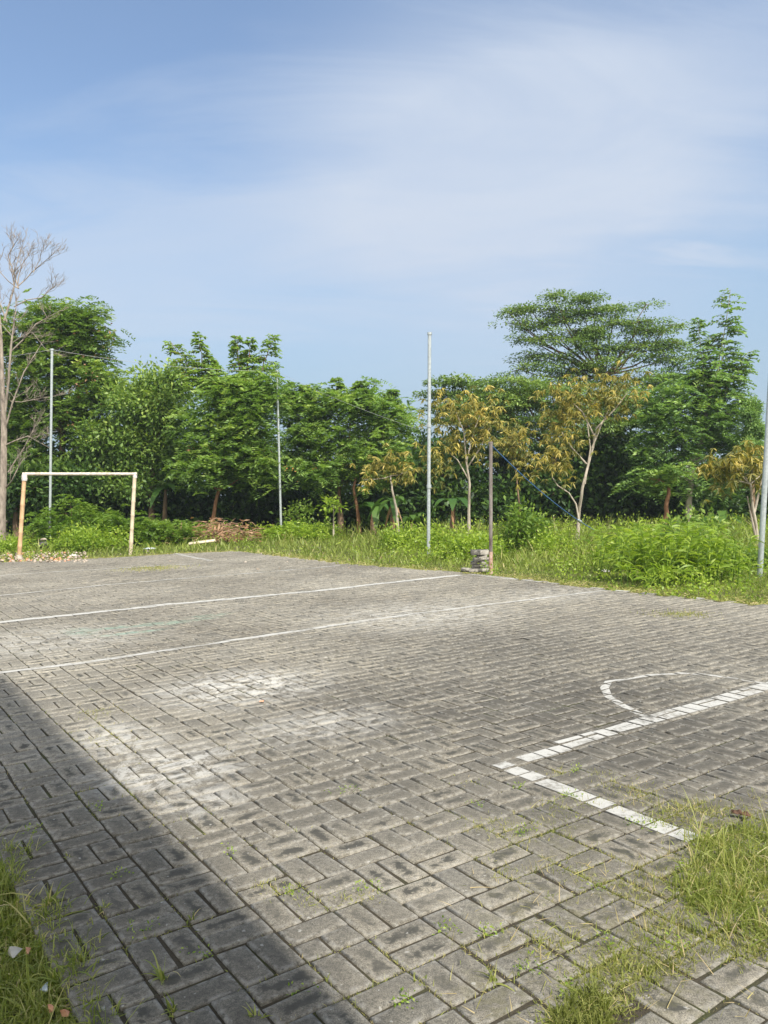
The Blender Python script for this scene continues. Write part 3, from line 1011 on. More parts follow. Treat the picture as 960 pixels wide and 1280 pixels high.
def crown_leaves(mb, style, C, rc, nl, size, rnd0, spread=.28):
    """leaves of one cluster, centre C"""
    if style == 'broad':
        off = R.normal(size=(nl, 3)) * rc * .5
        d = off / rc + R.normal(size=(nl, 3)) * .5 + [0, 0, -.15]
        leaves(mb, C + off, d, size * R.uniform(.7, 1.25, nl), size * R.uniform(.4, .6, nl), np.clip(rnd0 + R.normal(size=nl) * .18 + off[:, 2] / rc * .12, 0, 1), .45)
    elif style == 'flat':
        a = R.uniform(0, 2 * np.pi, nl); r = rc * np.sqrt(R.uniform(0, 1, nl))
        off = np.stack([np.cos(a) * r, np.sin(a) * r, R.normal(size=nl) * rc * .10 - (r / rc) ** 2 * rc * .14], -1)
        d = np.stack([np.cos(a), np.sin(a), R.normal(size=nl) * .3 - .2], -1) + R.normal(size=(nl, 3)) * .4
        leaves(mb, C + off, d, size * R.uniform(.7, 1.25, nl), size * R.uniform(.4, .6, nl), np.clip(rnd0 + R.normal(size=nl) * .16, 0, 1), .75)
    elif style == 'feather':
        nf = max(3, nl // 10)
        a = R.uniform(0, 2 * np.pi, nf)
        fd = norm(np.stack([np.cos(a), np.sin(a), R.uniform(-.3, .8, nf)], -1))
        FL = size * 4 * R.uniform(.7, 1.2, nf)
        t_ = np.linspace(.15, 1, 7)
        side = norm(np.cross(fd, [0, 0, 1.0] + R.normal(size=(nf, 3)) * .3))
        for sgn in (-1, 1):
            P = (C + R.normal(size=(nf, 3)) * rc * .35)[:, None, :] if sgn == -1 else P0
            P0 = P
            Q = P + fd[:, None, :] * (FL[:, None] * t_)[:, :, None] + np.array([0, 0, -1]) * (FL[:, None] * t_ ** 2 * .45)[:, :, None]
            dd = fd[:, None, :] * .55 + side[:, None, :] * sgn + np.zeros((nf, 7, 1))
            k = nf * 7
            leaves(mb, Q.reshape(-1, 3), dd.reshape(-1, 3) + R.normal(size=(k, 3)) * .12, size * 1.3 * R.uniform(.8, 1.2, k), size * .5, np.clip(rnd0 + np.repeat(R.normal(size=nf) * .15, 7) + R.normal(size=k) * .07, 0, 1), .6)
    elif style == 'droop':
        nw = max(3, nl // 8)
        base = C + R.normal(size=(nw, 3)) * rc * .55
        P = np.repeat(base, 10, 0)
        k = len(P)
        a = R.uniform(0, 2 * np.pi, k)
        d = np.stack([np.cos(a), np.sin(a), R.uniform(-1.3, .25, k)], -1)
        strips(mb, P, d, size * R.uniform(.8, 1.3, k), size * .24, np.clip(rnd0 + R.normal(size=k) * .2, 0, 1), .35, 2, [.55, 1, .12])


def tree(name, label, cat, Y, base, trunk, blobs, style='broad', leaf='g_mid', bark='bark', size=.16, nl=90, rc=.45,
         tr=.12, group=None, extra=None, depth=.75, limbs=True, boff=0.0, dead=0, sparse_limb=1.0, more=1.0, vs=1.0):
    """base px; trunk = list of px; blobs = (cx, cy, rx, ry, n clusters) in the photograph's pixels at depth Y"""
    pb = D(base[0], base[1], Y); pb.z = -.06
    root = empty(name, pb)
    tag(root, label, cat, group)
    tm = MB(); cm_ = MB(); dm = MB()
    tpts = [pb] + [D(a, b, Y + random.uniform(-.15, .15)) for a, b in trunk]
    k = len(tpts)
    rr = [tr * (1.25 if i == 0 else 1 - .5 * i / (k - 1)) for i in range(k)]
    # densify
    dp, dr = [], []
    for i in range(k - 1):
        for s in range(3):
            tt = s / 3
            dp.append(tpts[i].lerp(tpts[i + 1], tt) + (Vector((random.gauss(0, 1), random.gauss(0, 1), 0)) * tr * .15 if s else Vector()))
            dr.append(rr[i] * (1 - tt) + rr[i + 1] * tt)
    dp.append(tpts[-1]); dr.append(rr[-1])
    tube(tm, dp, dr, 9)
    top = tpts[-1]
    sc = Y / F
    for (cx, cy, rx, ry, ncl) in blobs:
        ncl = int(ncl * more)
        C0 = np3(D(cx, cy, Y + boff + random.uniform(-.4, .4) * depth))
        ra = np.array([rx * sc, max(rx, ry) * sc * depth, ry * sc * vs])
        u = norm(R.normal(size=(ncl, 3))) * (R.uniform(.0, 1, (ncl, 1)) ** .45)
        CC = C0 + u * ra
        if limbs and random.random() < sparse_limb:
            # limb from whichever trunk point is below the blob
            src = top if C0[2] > top.z - .3 else dp[max(len(dp) // 2, 1)]
            mid = Vector(C0)
            lp = curve_pts(src, mid, 0, 5, .03, up=-.05 * (mid - src).length)
            tube(tm, lp, [dr[-1] * (1 - .14 * i) * .8 for i in range(6)], 6)
            for q in CC[:: max(1, ncl // 7)]:
                tube(tm, curve_pts(mid, Vector(q), 0, 3, .05), [dr[-1] * .26, dr[-1] * .2, dr[-1] * .14, dr[-1] * .07], 4)
        for q, un in zip(CC, u):
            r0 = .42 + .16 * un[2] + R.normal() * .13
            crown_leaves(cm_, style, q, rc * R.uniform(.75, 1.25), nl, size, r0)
            if dead and random.random() < dead and un[2] > -.2:
                crown_leaves(dm, 'broad', q + np.array([0, -.1, .1]), rc * .6, 16, size, .5)
    if extra: extra(root, tm, cm_, tpts, Y)
    tm.build('trunk', M[bark], root, smooth=True)
    if cm_.v: cm_.build('crown', M[leaf], root)
    if dm.v: tag(dm.build('dry_seed_pods', M['deadleaf'], root), kind='stuff')
    return root


def plume(Y, specs, size=.17, nfr=56):
    """tall feathery shoots: spine from px a to px b with fronds either side"""
    def fn(root, tm, cm_, tpts, Y_):
        for (a, b, wpx) in specs:
            A_, B_ = D(a[0], a[1], Y), D(b[0], b[1], Y)
            sp_ = curve_pts(A_, B_, 0, 8, .015)
            tube(tm, sp_, [.03 * (1 - .1 * i) for i in range(9)], 5)
            wd_ = wpx * Y / F
            for i in range(nfr):
                t_ = (i + .5) / nfr
                p = A_.lerp(B_, t_)
                L = wd_ * (1.05 - .75 * t_) * random.uniform(.75, 1.15)
                an = random.uniform(0, 2 * math.pi) if random.random() < .4 else random.choice((0, math.pi)) + random.gauss(0, .4)
                fd = np.array([math.cos(an), math.sin(an), random.uniform(.1, .7)])
                fd = fd / np.linalg.norm(fd)
                m_ = max(5, int(L / .075))
                tt = np.linspace(.12, 1, m_)
                Q = np3(p) + fd * (L * tt)[:, None] + np.array([0, 0, -1.]) * (L * tt ** 2 * .42)[:, None]
                side = np.cross(fd, [0, 0, 1.]); side /= np.linalg.norm(side)
                tube(tm, [Vector(Q[0]), Vector(Q[m_ // 2]), Vector(Q[-1])], [.008, .006, .003], 3, cap=False)
                for sg in (-1, 1):
                    dd = fd * .5 + side * sg + np.array([0, 0, -.35])
                    leaves(cm_, Q, np.tile(dd, (m_, 1)) + R.normal(size=(m_, 3)) * .2, size, size * .5, np.clip(.5 + R.normal(size=m_) * .15, 0, 1), .6)
    return fn


# left dense tree
tree('leafy_tree', 'tall dense dark tree behind the bare tree at the left', 'tree', 30, (85, 668), [(82, 610), (78, 540)],
     [(22, 425, 34, 40, 26), (62, 405, 30, 26, 18), (96, 405, 34, 24, 20), (112, 440, 36, 34, 28), (60, 460, 50, 44, 36), (125, 490, 28, 34, 22), (30, 500, 44, 44, 26),
      (88, 520, 54, 44, 36), (120, 550, 40, 34, 20), (40, 570, 50, 40, 26)], 'feather', 'g_mid', 'bark', .125, 110, .5, .2, dead=.10, more=1.7)
tree('leafy_tree', 'rounded broad-leaved tree right of the tall dense left tree', 'tree', 29, (190, 668), [(190, 620), (192, 560)],
     [(190, 482, 34, 18, 16), (165, 505, 34, 26, 20), (205, 520, 36, 30, 22), (150, 550, 44, 34, 28), (200, 565, 46, 34, 28), (160, 595, 60, 26, 26), (225, 480, 20, 16, 7)],
     'broad', 'g_mid', 'bark', .17, 110, .46, .13, more=1.3)
tree('leafy_tree', 'low leafy tree under the bare tree at the left edge', 'tree', 27.5, (20, 672), [(20, 640), (22, 610)],
     [(20, 600, 30, 30, 20), (55, 610, 34, 24, 18), (-10, 620, 30, 26, 10), (90, 600, 30, 20, 12)], 'broad', 'g_dark', 'bark', .2, 80, .4, .1)
tree('leucaena_tree', 'feathery tree with two tufted peaks left of the centre', 'tree', 27, (263, 672), [(268, 640), (275, 600), (282, 560)],
     [(288, 500, 50, 34, 40), (262, 540, 42, 40, 30), (315, 520, 38, 44, 34), (300, 560, 50, 34, 32), (250, 585, 36, 26, 16), (318, 585, 34, 24, 18), (285, 488, 40, 12, 10), (330, 490, 22, 28, 14)],
     'feather', 'g_feather', 'bark_red', .125, 90, .5, .075, dead=.04, more=1.6,
     extra=plume(27, [((258, 490), (214, 428), 30), ((255, 485), (249, 417), 22), ((300, 480), (296, 420), 18), ((306, 480), (314, 424), 18), ((318, 485), (343, 420), 30), ((270, 480), (262, 450), 24)]))
tree('leucaena_tree', 'wide green tree with two brown trunks in the middle of the row', 'tree', 28, (427, 668), [(424, 630), (422, 600)],
     [(395, 515, 38, 26, 26), (445, 505, 42, 26, 28), (488, 525, 28, 30, 20), (380, 555, 34, 36, 24), (430, 555, 46, 36, 34), (480, 565, 34, 30, 20), (400, 590, 44, 20, 18), (450, 600, 40, 16, 14), (365, 500, 20, 20, 8)],
     'feather', 'g_feather', 'bark', .12, 90, .48, .11, more=1.7,
     extra=plume(28, [((420, 510), (420, 472), 20), ((450, 505), (452, 476), 20), ((480, 510), (492, 488), 18), ((395, 505), (380, 482), 20), ((360, 520), (362, 478), 16)]))
tree('slender_tree', 'reddish twin trunk with thin crown right of the wide middle tree', 'tree', 27.5, (449, 670), [(447, 640), (442, 610), (447, 585)],
     [(450, 575, 26, 14, 9), (438, 590, 22, 10, 6)], 'feather', 'g_mid', 'bark_red', .12, 70, .4, .07)
# flat-topped trees
tree('umbrella_tree', 'smaller flat-topped tree behind the tallest pole', 'tree', 34, (590, 662), [(592, 600), (590, 540)],
     [(575, 476, 44, 7, 22), (548, 492, 34, 6, 12), (600, 492, 44, 8, 20), (570, 508, 46, 7, 16), (612, 512, 40, 10, 18), (560, 524, 40, 8, 14), (610, 540, 46, 14, 20)],
     'flat', 'g_flat', 'bark', .16, 70, .5, .16)
tree('umbrella_tree', 'big flat-topped umbrella tree with layered branches at the right', 'tree', 33, (765, 664), [(768, 600), (762, 530), (755, 470)],
     [(692, 369, 16, 4, 7), (735, 373, 30, 5, 14), (770, 386, 26, 4, 8), (808, 381, 10, 3, 3), (662, 386, 30, 4, 9), (636, 392, 16, 3, 5), (690, 388, 40, 6, 14), (730, 392, 56, 7, 26), (800, 402, 40, 5, 13), (840, 406, 18, 3, 5), (650, 406, 30, 4, 8), (680, 404, 40, 5, 10), (735, 412, 70, 8, 34), (820, 414, 36, 6, 12),
      (660, 424, 34, 5, 9), (720, 432, 74, 9, 32), (800, 432, 50, 8, 22), (664, 446, 36, 6, 10), (730, 454, 80, 9, 36), (830, 448, 44, 9, 20), (845, 428, 34, 6, 12), (838, 470, 40, 10, 18), (650, 462, 30, 6, 7), (710, 474, 76, 10, 32), (800, 474, 60, 12, 24),
      (655, 494, 60, 10, 26), (730, 500, 90, 14, 40), (640, 515, 60, 10, 24), (700, 530, 90, 16, 36), (800, 505, 60, 16, 24)],
     'flat', 'g_flat', 'bark', .125, 78, .5, .12, depth=.5, more=1.12, vs=1.45)
tree('umbrella_tree', 'lower spreading flat-layered tree in front of the big umbrella tree, behind the net post', 'tree', 30, (690, 668), [(690, 620), (695, 560)],
     [(640, 478, 40, 5, 14), (690, 486, 60, 7, 24), (610, 496, 40, 6, 12), (660, 504, 70, 9, 30), (740, 505, 60, 10, 26), (630, 522, 66, 9, 28), (700, 530, 70, 12, 30), (790, 500, 50, 12, 22), (800, 530, 50, 16, 24), (760, 545, 60, 16, 26), (650, 550, 60, 14, 24)],
     'flat', 'g_flat', 'bark', .13, 84, .5, .12, depth=.6, boff=-.5, more=1.2, vs=1.4)
tree('leucaena_tree', 'tall feathery tree with a pointed top at the right', 'tree', 27, (862, 672), [(861, 628), (872, 560), (892, 480)],
     [(895, 470, 26, 20, 14), (862, 488, 34, 24, 20), (835, 510, 36, 26, 24), (895, 515, 36, 32, 26), (860, 545, 50, 34, 40), (820, 555, 36, 34, 24), (905, 555, 32, 30, 18), (850, 595, 50, 24, 24), (900, 600, 34, 20, 10), (808, 600, 26, 18, 9)],
     'feather', 'g_blue', 'bark_pale', .125, 80, .48, .12, more=1.12,
     extra=plume(27, [((893, 500), (913, 362), 42), ((900, 500), (936, 440), 36), ((880, 480), (872, 400), 24), ((890, 530), (930, 500), 30), ((893, 480), (915, 400), 40)], nfr=56))
# olive drooping trees
def limb_extra(paths, Y, r=.05):
    def fn(root, tm, cm_, tpts, Y_):
        for pp in paths:
            pts = [D(a, b, Y) for a, b in pp]
            tube(tm, pts, [r * (1 - .55 * i / (len(pts) - 1)) for i in range(len(pts))], 7)
    return fn


tree('drooping_tree', 'olive yellow drooping tree with a curved side branch, right of the net post', 'tree', 21, (721, 680), [(723, 650), (728, 610), (738, 570), (746, 535)],
     [(735, 488, 40, 10, 20), (770, 492, 32, 12, 16), (708, 498, 24, 14, 14), (745, 508, 44, 9, 16), (700, 528, 18, 18, 14), (706, 556, 16, 16, 13), (696, 580, 26, 9, 13), (665, 585, 16, 4, 5), (782, 480, 20, 8, 8)],
     'droop', 'olive', 'bark_pale', .135, 38, .42, .05, limbs=False,
     extra=limb_extra([[(724, 652), (720, 630), (711, 616), (697, 607), (690, 596)], [(731, 605), (738, 560), (733, 520)], [(740, 560), (752, 530), (765, 505)], [(743, 545), (728, 515), (712, 500)], [(746, 535), (770, 510), (785, 490)], [(733, 580), (715, 560), (702, 540)]], 21, .026))
tree('drooping_tree', 'olive yellow drooping tree with a slim pale trunk left of the net post', 'tree', 20.5, (586, 688), [(586, 640), (587, 605), (583, 578)],
     [(565, 512, 26, 8, 10), (600, 518, 28, 10, 13), (585, 500, 30, 7, 9), (570, 555, 26, 9, 12), (610, 530, 20, 10, 9), (545, 572, 24, 9, 10), (595, 548, 26, 8, 12), (548, 590, 12, 6, 4), (630, 525, 14, 8, 5), (560, 535, 26, 8, 8)],
     'droop', 'olive', 'bark_pale', .13, 32, .40, .045, limbs=False,
     extra=limb_extra([[(586, 600), (572, 575), (555, 560)], [(584, 585), (600, 560), (612, 535)], [(583, 578), (580, 540), (570, 515)], [(583, 578), (592, 540), (600, 518)]], 20.5, .022))
tree('drooping_tree', 'shrubby olive tree with drooping leaves between net post and curved branch', 'tree', 24, (650, 676), [(650, 640), (645, 590)],
     [(635, 560, 22, 9, 8), (650, 545, 20, 10, 8), (655, 570, 20, 7, 6)], 'droop', 'olive', 'bark', .14, 44, .3, .04)
tree('drooping_tree', 'small olive drooping tree with hanging dead leaves left of the tallest pole', 'tree', 24, (498, 676), [(496, 640), (490, 612), (488, 595)],
     [(487, 577, 22, 7, 11), (472, 588, 18, 7, 8), (508, 590, 18, 7, 8), (455, 600, 8, 4, 3)], 'droop', 'olive', 'bark_pale', .14, 36, .3, .045, sparse_limb=.5)
tree('drooping_tree', 'olive yellow drooping tree beside the leaning pole at the right edge', 'tree', 16, (950, 700), [(946, 665), (941, 635), (938, 605)],
     [(912, 574, 24, 7, 12), (898, 590, 14, 10, 9), (942, 572, 22, 8, 11), (930, 592, 24, 8, 10), (955, 588, 16, 10, 6)], 'droop', 'olive', 'bark_pale', .13, 36, .26, .04,
     extra=limb_extra([[(949, 690), (940, 650), (934, 620)], [(943, 640), (950, 610), (955, 590)]], 16, .028))
tree('columnar_tree', 'narrow round-topped column tree at the right edge of the sky', 'tree', 26, (941, 676), [(941, 640), (941, 600)],
     [(940, 510, 5, 4, 12), (940, 520, 9, 8, 26), (940, 540, 10, 14, 40), (940, 565, 10, 16, 34)], 'broad', 'g_blue', 'bark', .08, 150, .16, .1, depth=1, limbs=False)
tree('slender_tree', 'thin dark reddish trunk with sparse leaves left of the pale trunk', 'tree', 24, (832, 684), [(831, 650), (834, 625), (836, 605)],
     [(826, 600, 20, 10, 6), (845, 592, 20, 10, 6)], 'feather', 'g_mid', 'bark_red', .12, 60, .4, .09)
tree('sapling', 'little sapling with a tuft of bright leaves between the brown trunks', 'sapling', 25, (417, 676), [(417, 655), (417, 642)],
     [(417, 632, 9, 7, 5)], 'broad', 'lush', 'bark_pale', .17, 24, .2, .03)
# dark trees filling behind
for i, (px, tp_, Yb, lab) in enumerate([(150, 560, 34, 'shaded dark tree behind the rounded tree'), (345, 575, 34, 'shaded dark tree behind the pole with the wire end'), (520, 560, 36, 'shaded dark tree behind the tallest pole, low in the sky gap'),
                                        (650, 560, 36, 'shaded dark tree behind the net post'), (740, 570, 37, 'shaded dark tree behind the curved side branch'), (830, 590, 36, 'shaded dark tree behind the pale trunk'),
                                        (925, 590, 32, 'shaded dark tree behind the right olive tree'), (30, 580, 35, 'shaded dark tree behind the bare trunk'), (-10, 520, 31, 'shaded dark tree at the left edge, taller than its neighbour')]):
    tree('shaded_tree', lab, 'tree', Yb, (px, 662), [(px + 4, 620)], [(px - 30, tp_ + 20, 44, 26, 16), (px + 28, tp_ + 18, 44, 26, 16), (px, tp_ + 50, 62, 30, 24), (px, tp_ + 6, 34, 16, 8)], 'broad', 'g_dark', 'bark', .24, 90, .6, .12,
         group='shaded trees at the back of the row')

# understory thicket: one mass of dark leaves
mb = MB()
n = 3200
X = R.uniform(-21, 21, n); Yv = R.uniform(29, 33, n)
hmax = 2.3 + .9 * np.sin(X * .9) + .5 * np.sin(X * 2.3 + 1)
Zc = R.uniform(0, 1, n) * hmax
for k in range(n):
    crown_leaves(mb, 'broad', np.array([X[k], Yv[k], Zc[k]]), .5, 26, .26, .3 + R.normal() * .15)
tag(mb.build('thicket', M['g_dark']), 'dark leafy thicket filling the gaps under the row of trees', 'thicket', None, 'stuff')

# ------------------------------------------------------------------ bare tree
def bare_tree():
    Y = 26
    pb = D(2, 676, Y); pb.z = -.06
    root = empty('bare_tree', pb)
    tag(root, 'leafless grey dead tree with fine twigs at the left edge', 'tree')
    tm = MB()
    main = [(2, 676), (2, 640), (4, 600), (5, 540), (3, 480), (1, 420), (-2, 380)]
    tube(tm, [D(a, b, Y) if i else pb for i, (a, b) in enumerate(main)], [.15, .13, .115, .10, .075, .055, .035], 9)
    starts = [((3, 400), (18, 358), (14, 335), .045, 3), ((5, 520), (14, 430), (20, 385), .06, 3), ((12, 440), (45, 405), (76, 388), .035, 2), ((2, 470), (-20, 380), (-30, 330), .05, 3),
              ((5, 545), (30, 465), (55, 425), .04, 2), ((18, 358), (10, 320), (23, 297), .03, 4), ((18, 358), (40, 340), (66, 318), .03, 4), ((18, 358), (28, 330), (38, 315), .025, 4),
              ((20, 385), (52, 372), (74, 352), .025, 3), ((2, 400), (-8, 345), (4, 315), .03, 3), ((8, 560), (35, 545), (62, 560), .03, 3), ((5, 590), (30, 560), (50, 520), .035, 3),
              ((6, 610), (20, 590), (28, 575), .03, 2), ((14, 430), (40, 415), (60, 440), .022, 3), ((8, 500), (40, 500), (70, 495), .022, 3), ((18, 358), (0, 340), (-4, 318), .022, 3), ((14, 335), (24, 318), (30, 303), .016, 3), ((40, 340), (50, 325), (52, 312), .016, 3)]

    def twig(a, d, L, r, lvl):
        b = a + d * L
        mid = a.lerp(b, .5) + Vector((random.gauss(0, .06), random.gauss(0, .06), random.gauss(0, .05))) * L
        tube(tm, [a, mid, b], [r, r * .8, r * .55], 4, cap=False)
        if lvl <= 0: return
        for _ in range(random.choice((2, 3, 3))):
            s = random.uniform(.3, 1)
            p = a.lerp(b, s)
            nd = (d + Vector((random.gauss(0, .5), random.gauss(0, .5), random.uniform(-.05, .6)))).normalized()
            twig(p, nd, L * random.uniform(.5, .8), max(.0045, r * .55), lvl - 1)
    for a, m_, b, r, lv in starts:
        A_, M_, B_ = (D(*q, Y + random.uniform(-.4, .4)) for q in (a, m_, b))
        A_.y = Y
        r *= .78
        tube(tm, [A_, A_.lerp(M_, .5) + Vector((random.gauss(0, .04), 0, random.gauss(0, .04))), M_, M_.lerp(B_, .5), B_], [r, r * .85, r * .7, r * .5, r * .3], 6, cap=False)
        for k in range(3 + lv * 2):
            s = random.uniform(.2, 1)
            p = A_.lerp(M_, s * 2) if s < .5 else M_.lerp(B_, s * 2 - 1)
            d0 = (B_ - A_).normalized()
            nd = (d0 + Vector((random.gauss(0, .6), random.gauss(0, .6), random.uniform(-.1, .8)))).normalized()
            twig(p, nd, random.uniform(.25, .5), r * .32, 2)
    tm.build('trunk', M['bark_dead'], root, smooth=True)


bare_tree()


# ------------------------------------------------------------------ banana plants
def banana(label, px, Y, toppx, nleaf=7, dead=0, LL=1.0):
    pb = D(px, 670, Y); pb.z = -.05
    root = empty('banana_plant', pb)
    tag(root, label, 'banana plant', 'banana plants under the trees')
    tp = D(px + 2, toppx + 22, Y)
    tm = MB(); tube(tm, [pb, pb.lerp(tp, .6), tp], [.11, .08, .05], 9); tm.build('stem', M['bark'], root, True)
    for k in range(nleaf):
        a = 2 * math.pi * k / nleaf + random.uniform(-.3, .3)
        d = np.array([math.cos(a), math.sin(a), random.uniform(.5, 1.4)])
        lm = MB()
        side = np.cross(d, [0, 0, 1.]); side /= np.linalg.norm(side)
        strips(lm, np.array([np3(tp)]), np.array([d]), LL * random.uniform(1.1, 1.7), .30 * LL, random.uniform(.2, .8), random.uniform(.6, 1.2), 8, [.1, .55, .9, 1, 1, .95, .8, .5, .06], side[None])
        lm.build('leaf', M['banana'], root)
    for k in range(dead):
        a = random.uniform(0, 6.28)
        lm = MB()
        strips(lm, np.array([np3(tp) + R.normal(size=3) * .03]), np.array([[math.cos(a) * .25, math.sin(a) * .25 - .1, -.5]]), random.uniform(.45, .75), .085, random.uniform(.5, 1), .4, 5, [.3, .8, 1, .8, .5, .1])
        lm.build('dead_leaf', M['deadleaf'], root)
    return root


banana('banana plant behind the tallest pole reaching into the sky gap', 553, 31, 535, 8, 0, 1.3)
banana('banana plant with brown hanging leaves left of the tallest pole', 490, 25.5, 605, 7, 4, .8)
banana('low banana plant between the brown trunks in the middle', 466, 27, 615, 7, 1, .9)
banana('banana plant with broad yellow green leaves just left of the tallest pole base', 513, 28, 628, 7, 0, .8)
banana('banana plant behind the slim pale trunk left of the net post', 565, 25, 608, 7, 1, .9)
banana('banana plant under the rounded tree at the left', 205, 28.5, 590, 7, 0, .9)
banana('banana plant in the shade right of the pale trunk', 900, 24, 628, 7, 1, .9)
banana('banana plant in the shade left of the curved side branch', 668, 26, 632, 6, 1, .8)

# orange-roofed hut seen through the trees
hb = D(372, 655, 33.5); hb.z = 0
ht = empty('roofed_hut', hb); tag(ht, 'low hut with an orange tiled roof half hidden behind the middle trees', 'hut')


def boxw(mb, c, sx_, sy_, sz_):
    x, y, z = sx_ / 2, sy_ / 2, sz_ / 2
    v = [(c[0] + a * x, c[1] + b * y, c[2] + d * z) for d in (-1, 1) for a, b in corner]
    mb.add(v, [(3, 2, 1, 0), (4, 5, 6, 7), (0, 1, 5, 4), (1, 2, 6, 5), (2, 3, 7, 6), (3, 0, 4, 7)])


mb = MB(); boxw(mb, (hb.x, hb.y, .9), 3.6, 2.4, 1.9); mb.build('wall', M['wall'], ht)
mb = MB()
rz_ = 1.86
v = [(hb.x - 2.1, hb.y - 1.5, rz_), (hb.x + 2.1, hb.y - 1.5, rz_), (hb.x + 2.1, hb.y + 1.5, rz_), (hb.x - 2.1, hb.y + 1.5, rz_), (hb.x - 2.1, hb.y, rz_ + .8), (hb.x + 2.1, hb.y, rz_ + .8)]
mb.add(v, [(0, 1, 5, 4), (2, 3, 4, 5), (3, 2, 1, 0)]); mb.add(v, [(0, 4, 3), (1, 2, 5)])
mb.build('roof', M['tile'], ht)


# ------------------------------------------------------------------ shrubs and weeds
def bush(name, label, px, py, Y, rx, h, style, leaf, size, ncl, nl, rc=.22, cat='bush', group=None):
    c = D(px, py, Y); c.z = 0
    root = empty(name, c); tag(root, label, cat, group)
    tm, cm_ = MB(), MB()
    for k in range(ncl):
        u = norm(R.normal(size=3)) * R.uniform(0, 1) ** .4
        u[2] = abs(u[2])
        q = np.array([c.x, c.y, 0]) + u * [rx, rx * .8, h]
        if k % 3 == 0: tube(tm, curve_pts((c.x + u[0] * .2, c.y + u[1] * .2, -.03), Vector(q), 0, 4, .04), [.015, .012, .01, .007, .004], 4)
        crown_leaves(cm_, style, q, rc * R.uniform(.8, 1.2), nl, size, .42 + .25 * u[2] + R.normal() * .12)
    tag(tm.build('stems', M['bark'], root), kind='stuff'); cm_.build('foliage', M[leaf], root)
    return root


bush('feathery_bush', 'rounded feathery bush inside the goal frame behind the pole', 95, 660, 24.5, 1.5, 1.45, 'feather', 'bushy', .085, 110, 84)
bush('feathery_bush', 'lower feathery bush at the right half of the goal', 152, 662, 24, 1.1, 1.05, 'feather', 'bushy', .085, 70, 84)
bush('leafy_bush', 'low leafy bush between the goal posts close to the court edge', 112, 680, 22.3, 1.1, .62, 'broad', 'lush', .1, 60, 46)
bush('leafy_bush', 'low leafy bush right of the pole foot in the goal', 86, 683, 23.6, .55, .65, 'broad', 'bushy', .1, 26, 46)
bush('leafy_bush', 'low leafy bush at the left edge beside the goal post', 8, 684, 22.2, .45, .28, 'broad', 'lush', .1, 34, 46)
bush('feathery_bush', 'grassy scrub mound right of the goal in front of the trees', 205, 664, 24.5, 1.3, .75, 'feather', 'bushy', .08, 80, 84)
bush('feathery_bush', 'low scrub behind the dry brush heap', 250, 664, 26, 1.2, .5, 'feather', 'bushy', .08, 60, 84)
bush('feathery_bush', 'low scrub mound at the foot of the pole carrying the wire end', 372, 664, 25.5, 1.4, .45, 'feather', 'lush', .08, 70, 84)
bush('leafy_bush', 'leafy bush with a peaked top right of the net post', 655, 690, 18, .62, 1.0, 'broad', 'bushy', .1, 60, 46)
bush('leafy_bush', 'leafy weeds bush behind the loose paver stack', 588, 700, 16.8, .7, .55, 'broad', 'lush', .09, 46, 40)
bush('leafy_bush', 'leafy bush left of the tallest pole foot', 505, 690, 20, .6, .5, 'broad', 'lush', .09, 34, 40)
bush('leafy_bush', 'leafy bush just right of the tallest pole foot', 556, 692, 19.2, .5, .5, 'broad', 'lush', .09, 26, 40)
bush('leafy_bush', 'big-leaved bush under the pale trunk', 868, 690, 18.5, .7, .8, 'broad', 'g_mid', .15, 36, 30)
bush('leafy_bush', 'leafy bush in the grass at the foot of the leaning pole', 915, 715, 13.6, .8, .4, 'broad', 'bushy', .07, 60, 46, .16)
bush('leafy_bush', 'leafy bush under the wide middle tree', 375, 668, 27, 1.0, 1.0, 'broad', 'bushy', .13, 40, 40)
bush('leafy_bush', 'small leafy bush in the grass under the forked drooping tree', 690, 695, 17.5, .5, .35, 'broad', 'lush', .09, 22, 40)


def lance_plant(label, px, py, h, ns, sprd):
    c = G(px, py)
    root = empty('lance_leaf_weed', c); tag(root, label, 'weed', 'bright lance-leaved weeds by the leaning pole')
    sm, lm = MB(), MB()
    for k in range(ns):
        a = random.uniform(0, 6.28)
        b = Vector((c.x + random.gauss(0, sprd), c.y + random.gauss(0, sprd * .7), -.03))
        hh = h * random.uniform(.6, 1.1)
        tp = b + Vector((random.gauss(0, .15), random.gauss(0, .15), hh))
        tube(sm, [b, b.lerp(tp, .5), tp], [.008, .006, .003], 4)
        n = int(8 + hh * 10)
        tt = R.uniform(.25, 1, n)
        P = np3(b) + (np3(tp) - np3(b)) * tt[:, None]
        an = R.uniform(0, 6.28, n)
        d = np.stack([np.cos(an), np.sin(an), R.uniform(.2, 1.3, n)], -1)
        strips(lm, P, d, R.uniform(.16, .32, n), R.uniform(.024, .038, n), np.clip(R.normal(size=n) * .2 + .55, 0, 1), R.uniform(.3, .9, n), 4, [.3, 1, .95, .55, .05])
    tag(sm.build('stems', M['bushy'], root), kind='stuff'); lm.build('leaves', M['lush'], root)


for a in [('lance-leaved weed clump at the left end of the bright weeds', 778, 712, .7, 22, .28), ('lance-leaved weed clump second from the left, tall', 805, 722, .85, 30, .34), ('lance-leaved weed clump in the middle of the bright weeds', 838, 726, .85, 30, .36),
          ('lance-leaved weed clump right of the middle under the pale trunk', 868, 724, .8, 26, .34), ('lance-leaved weed clump near the leaning pole', 900, 722, .6, 22, .34), ('low front lance-leaved weed clump', 826, 730, .32, 14, .25),
          ('lance-leaved weed clump farther back behind the bright weeds', 830, 708, .75, 22, .45)]:
    lance_plant(*a)

# ------------------------------------------------------------------ verge grass
def in_view(P, m=1.3):
    return np.abs(P[:, 0]) < P[:, 1] * .49 + m


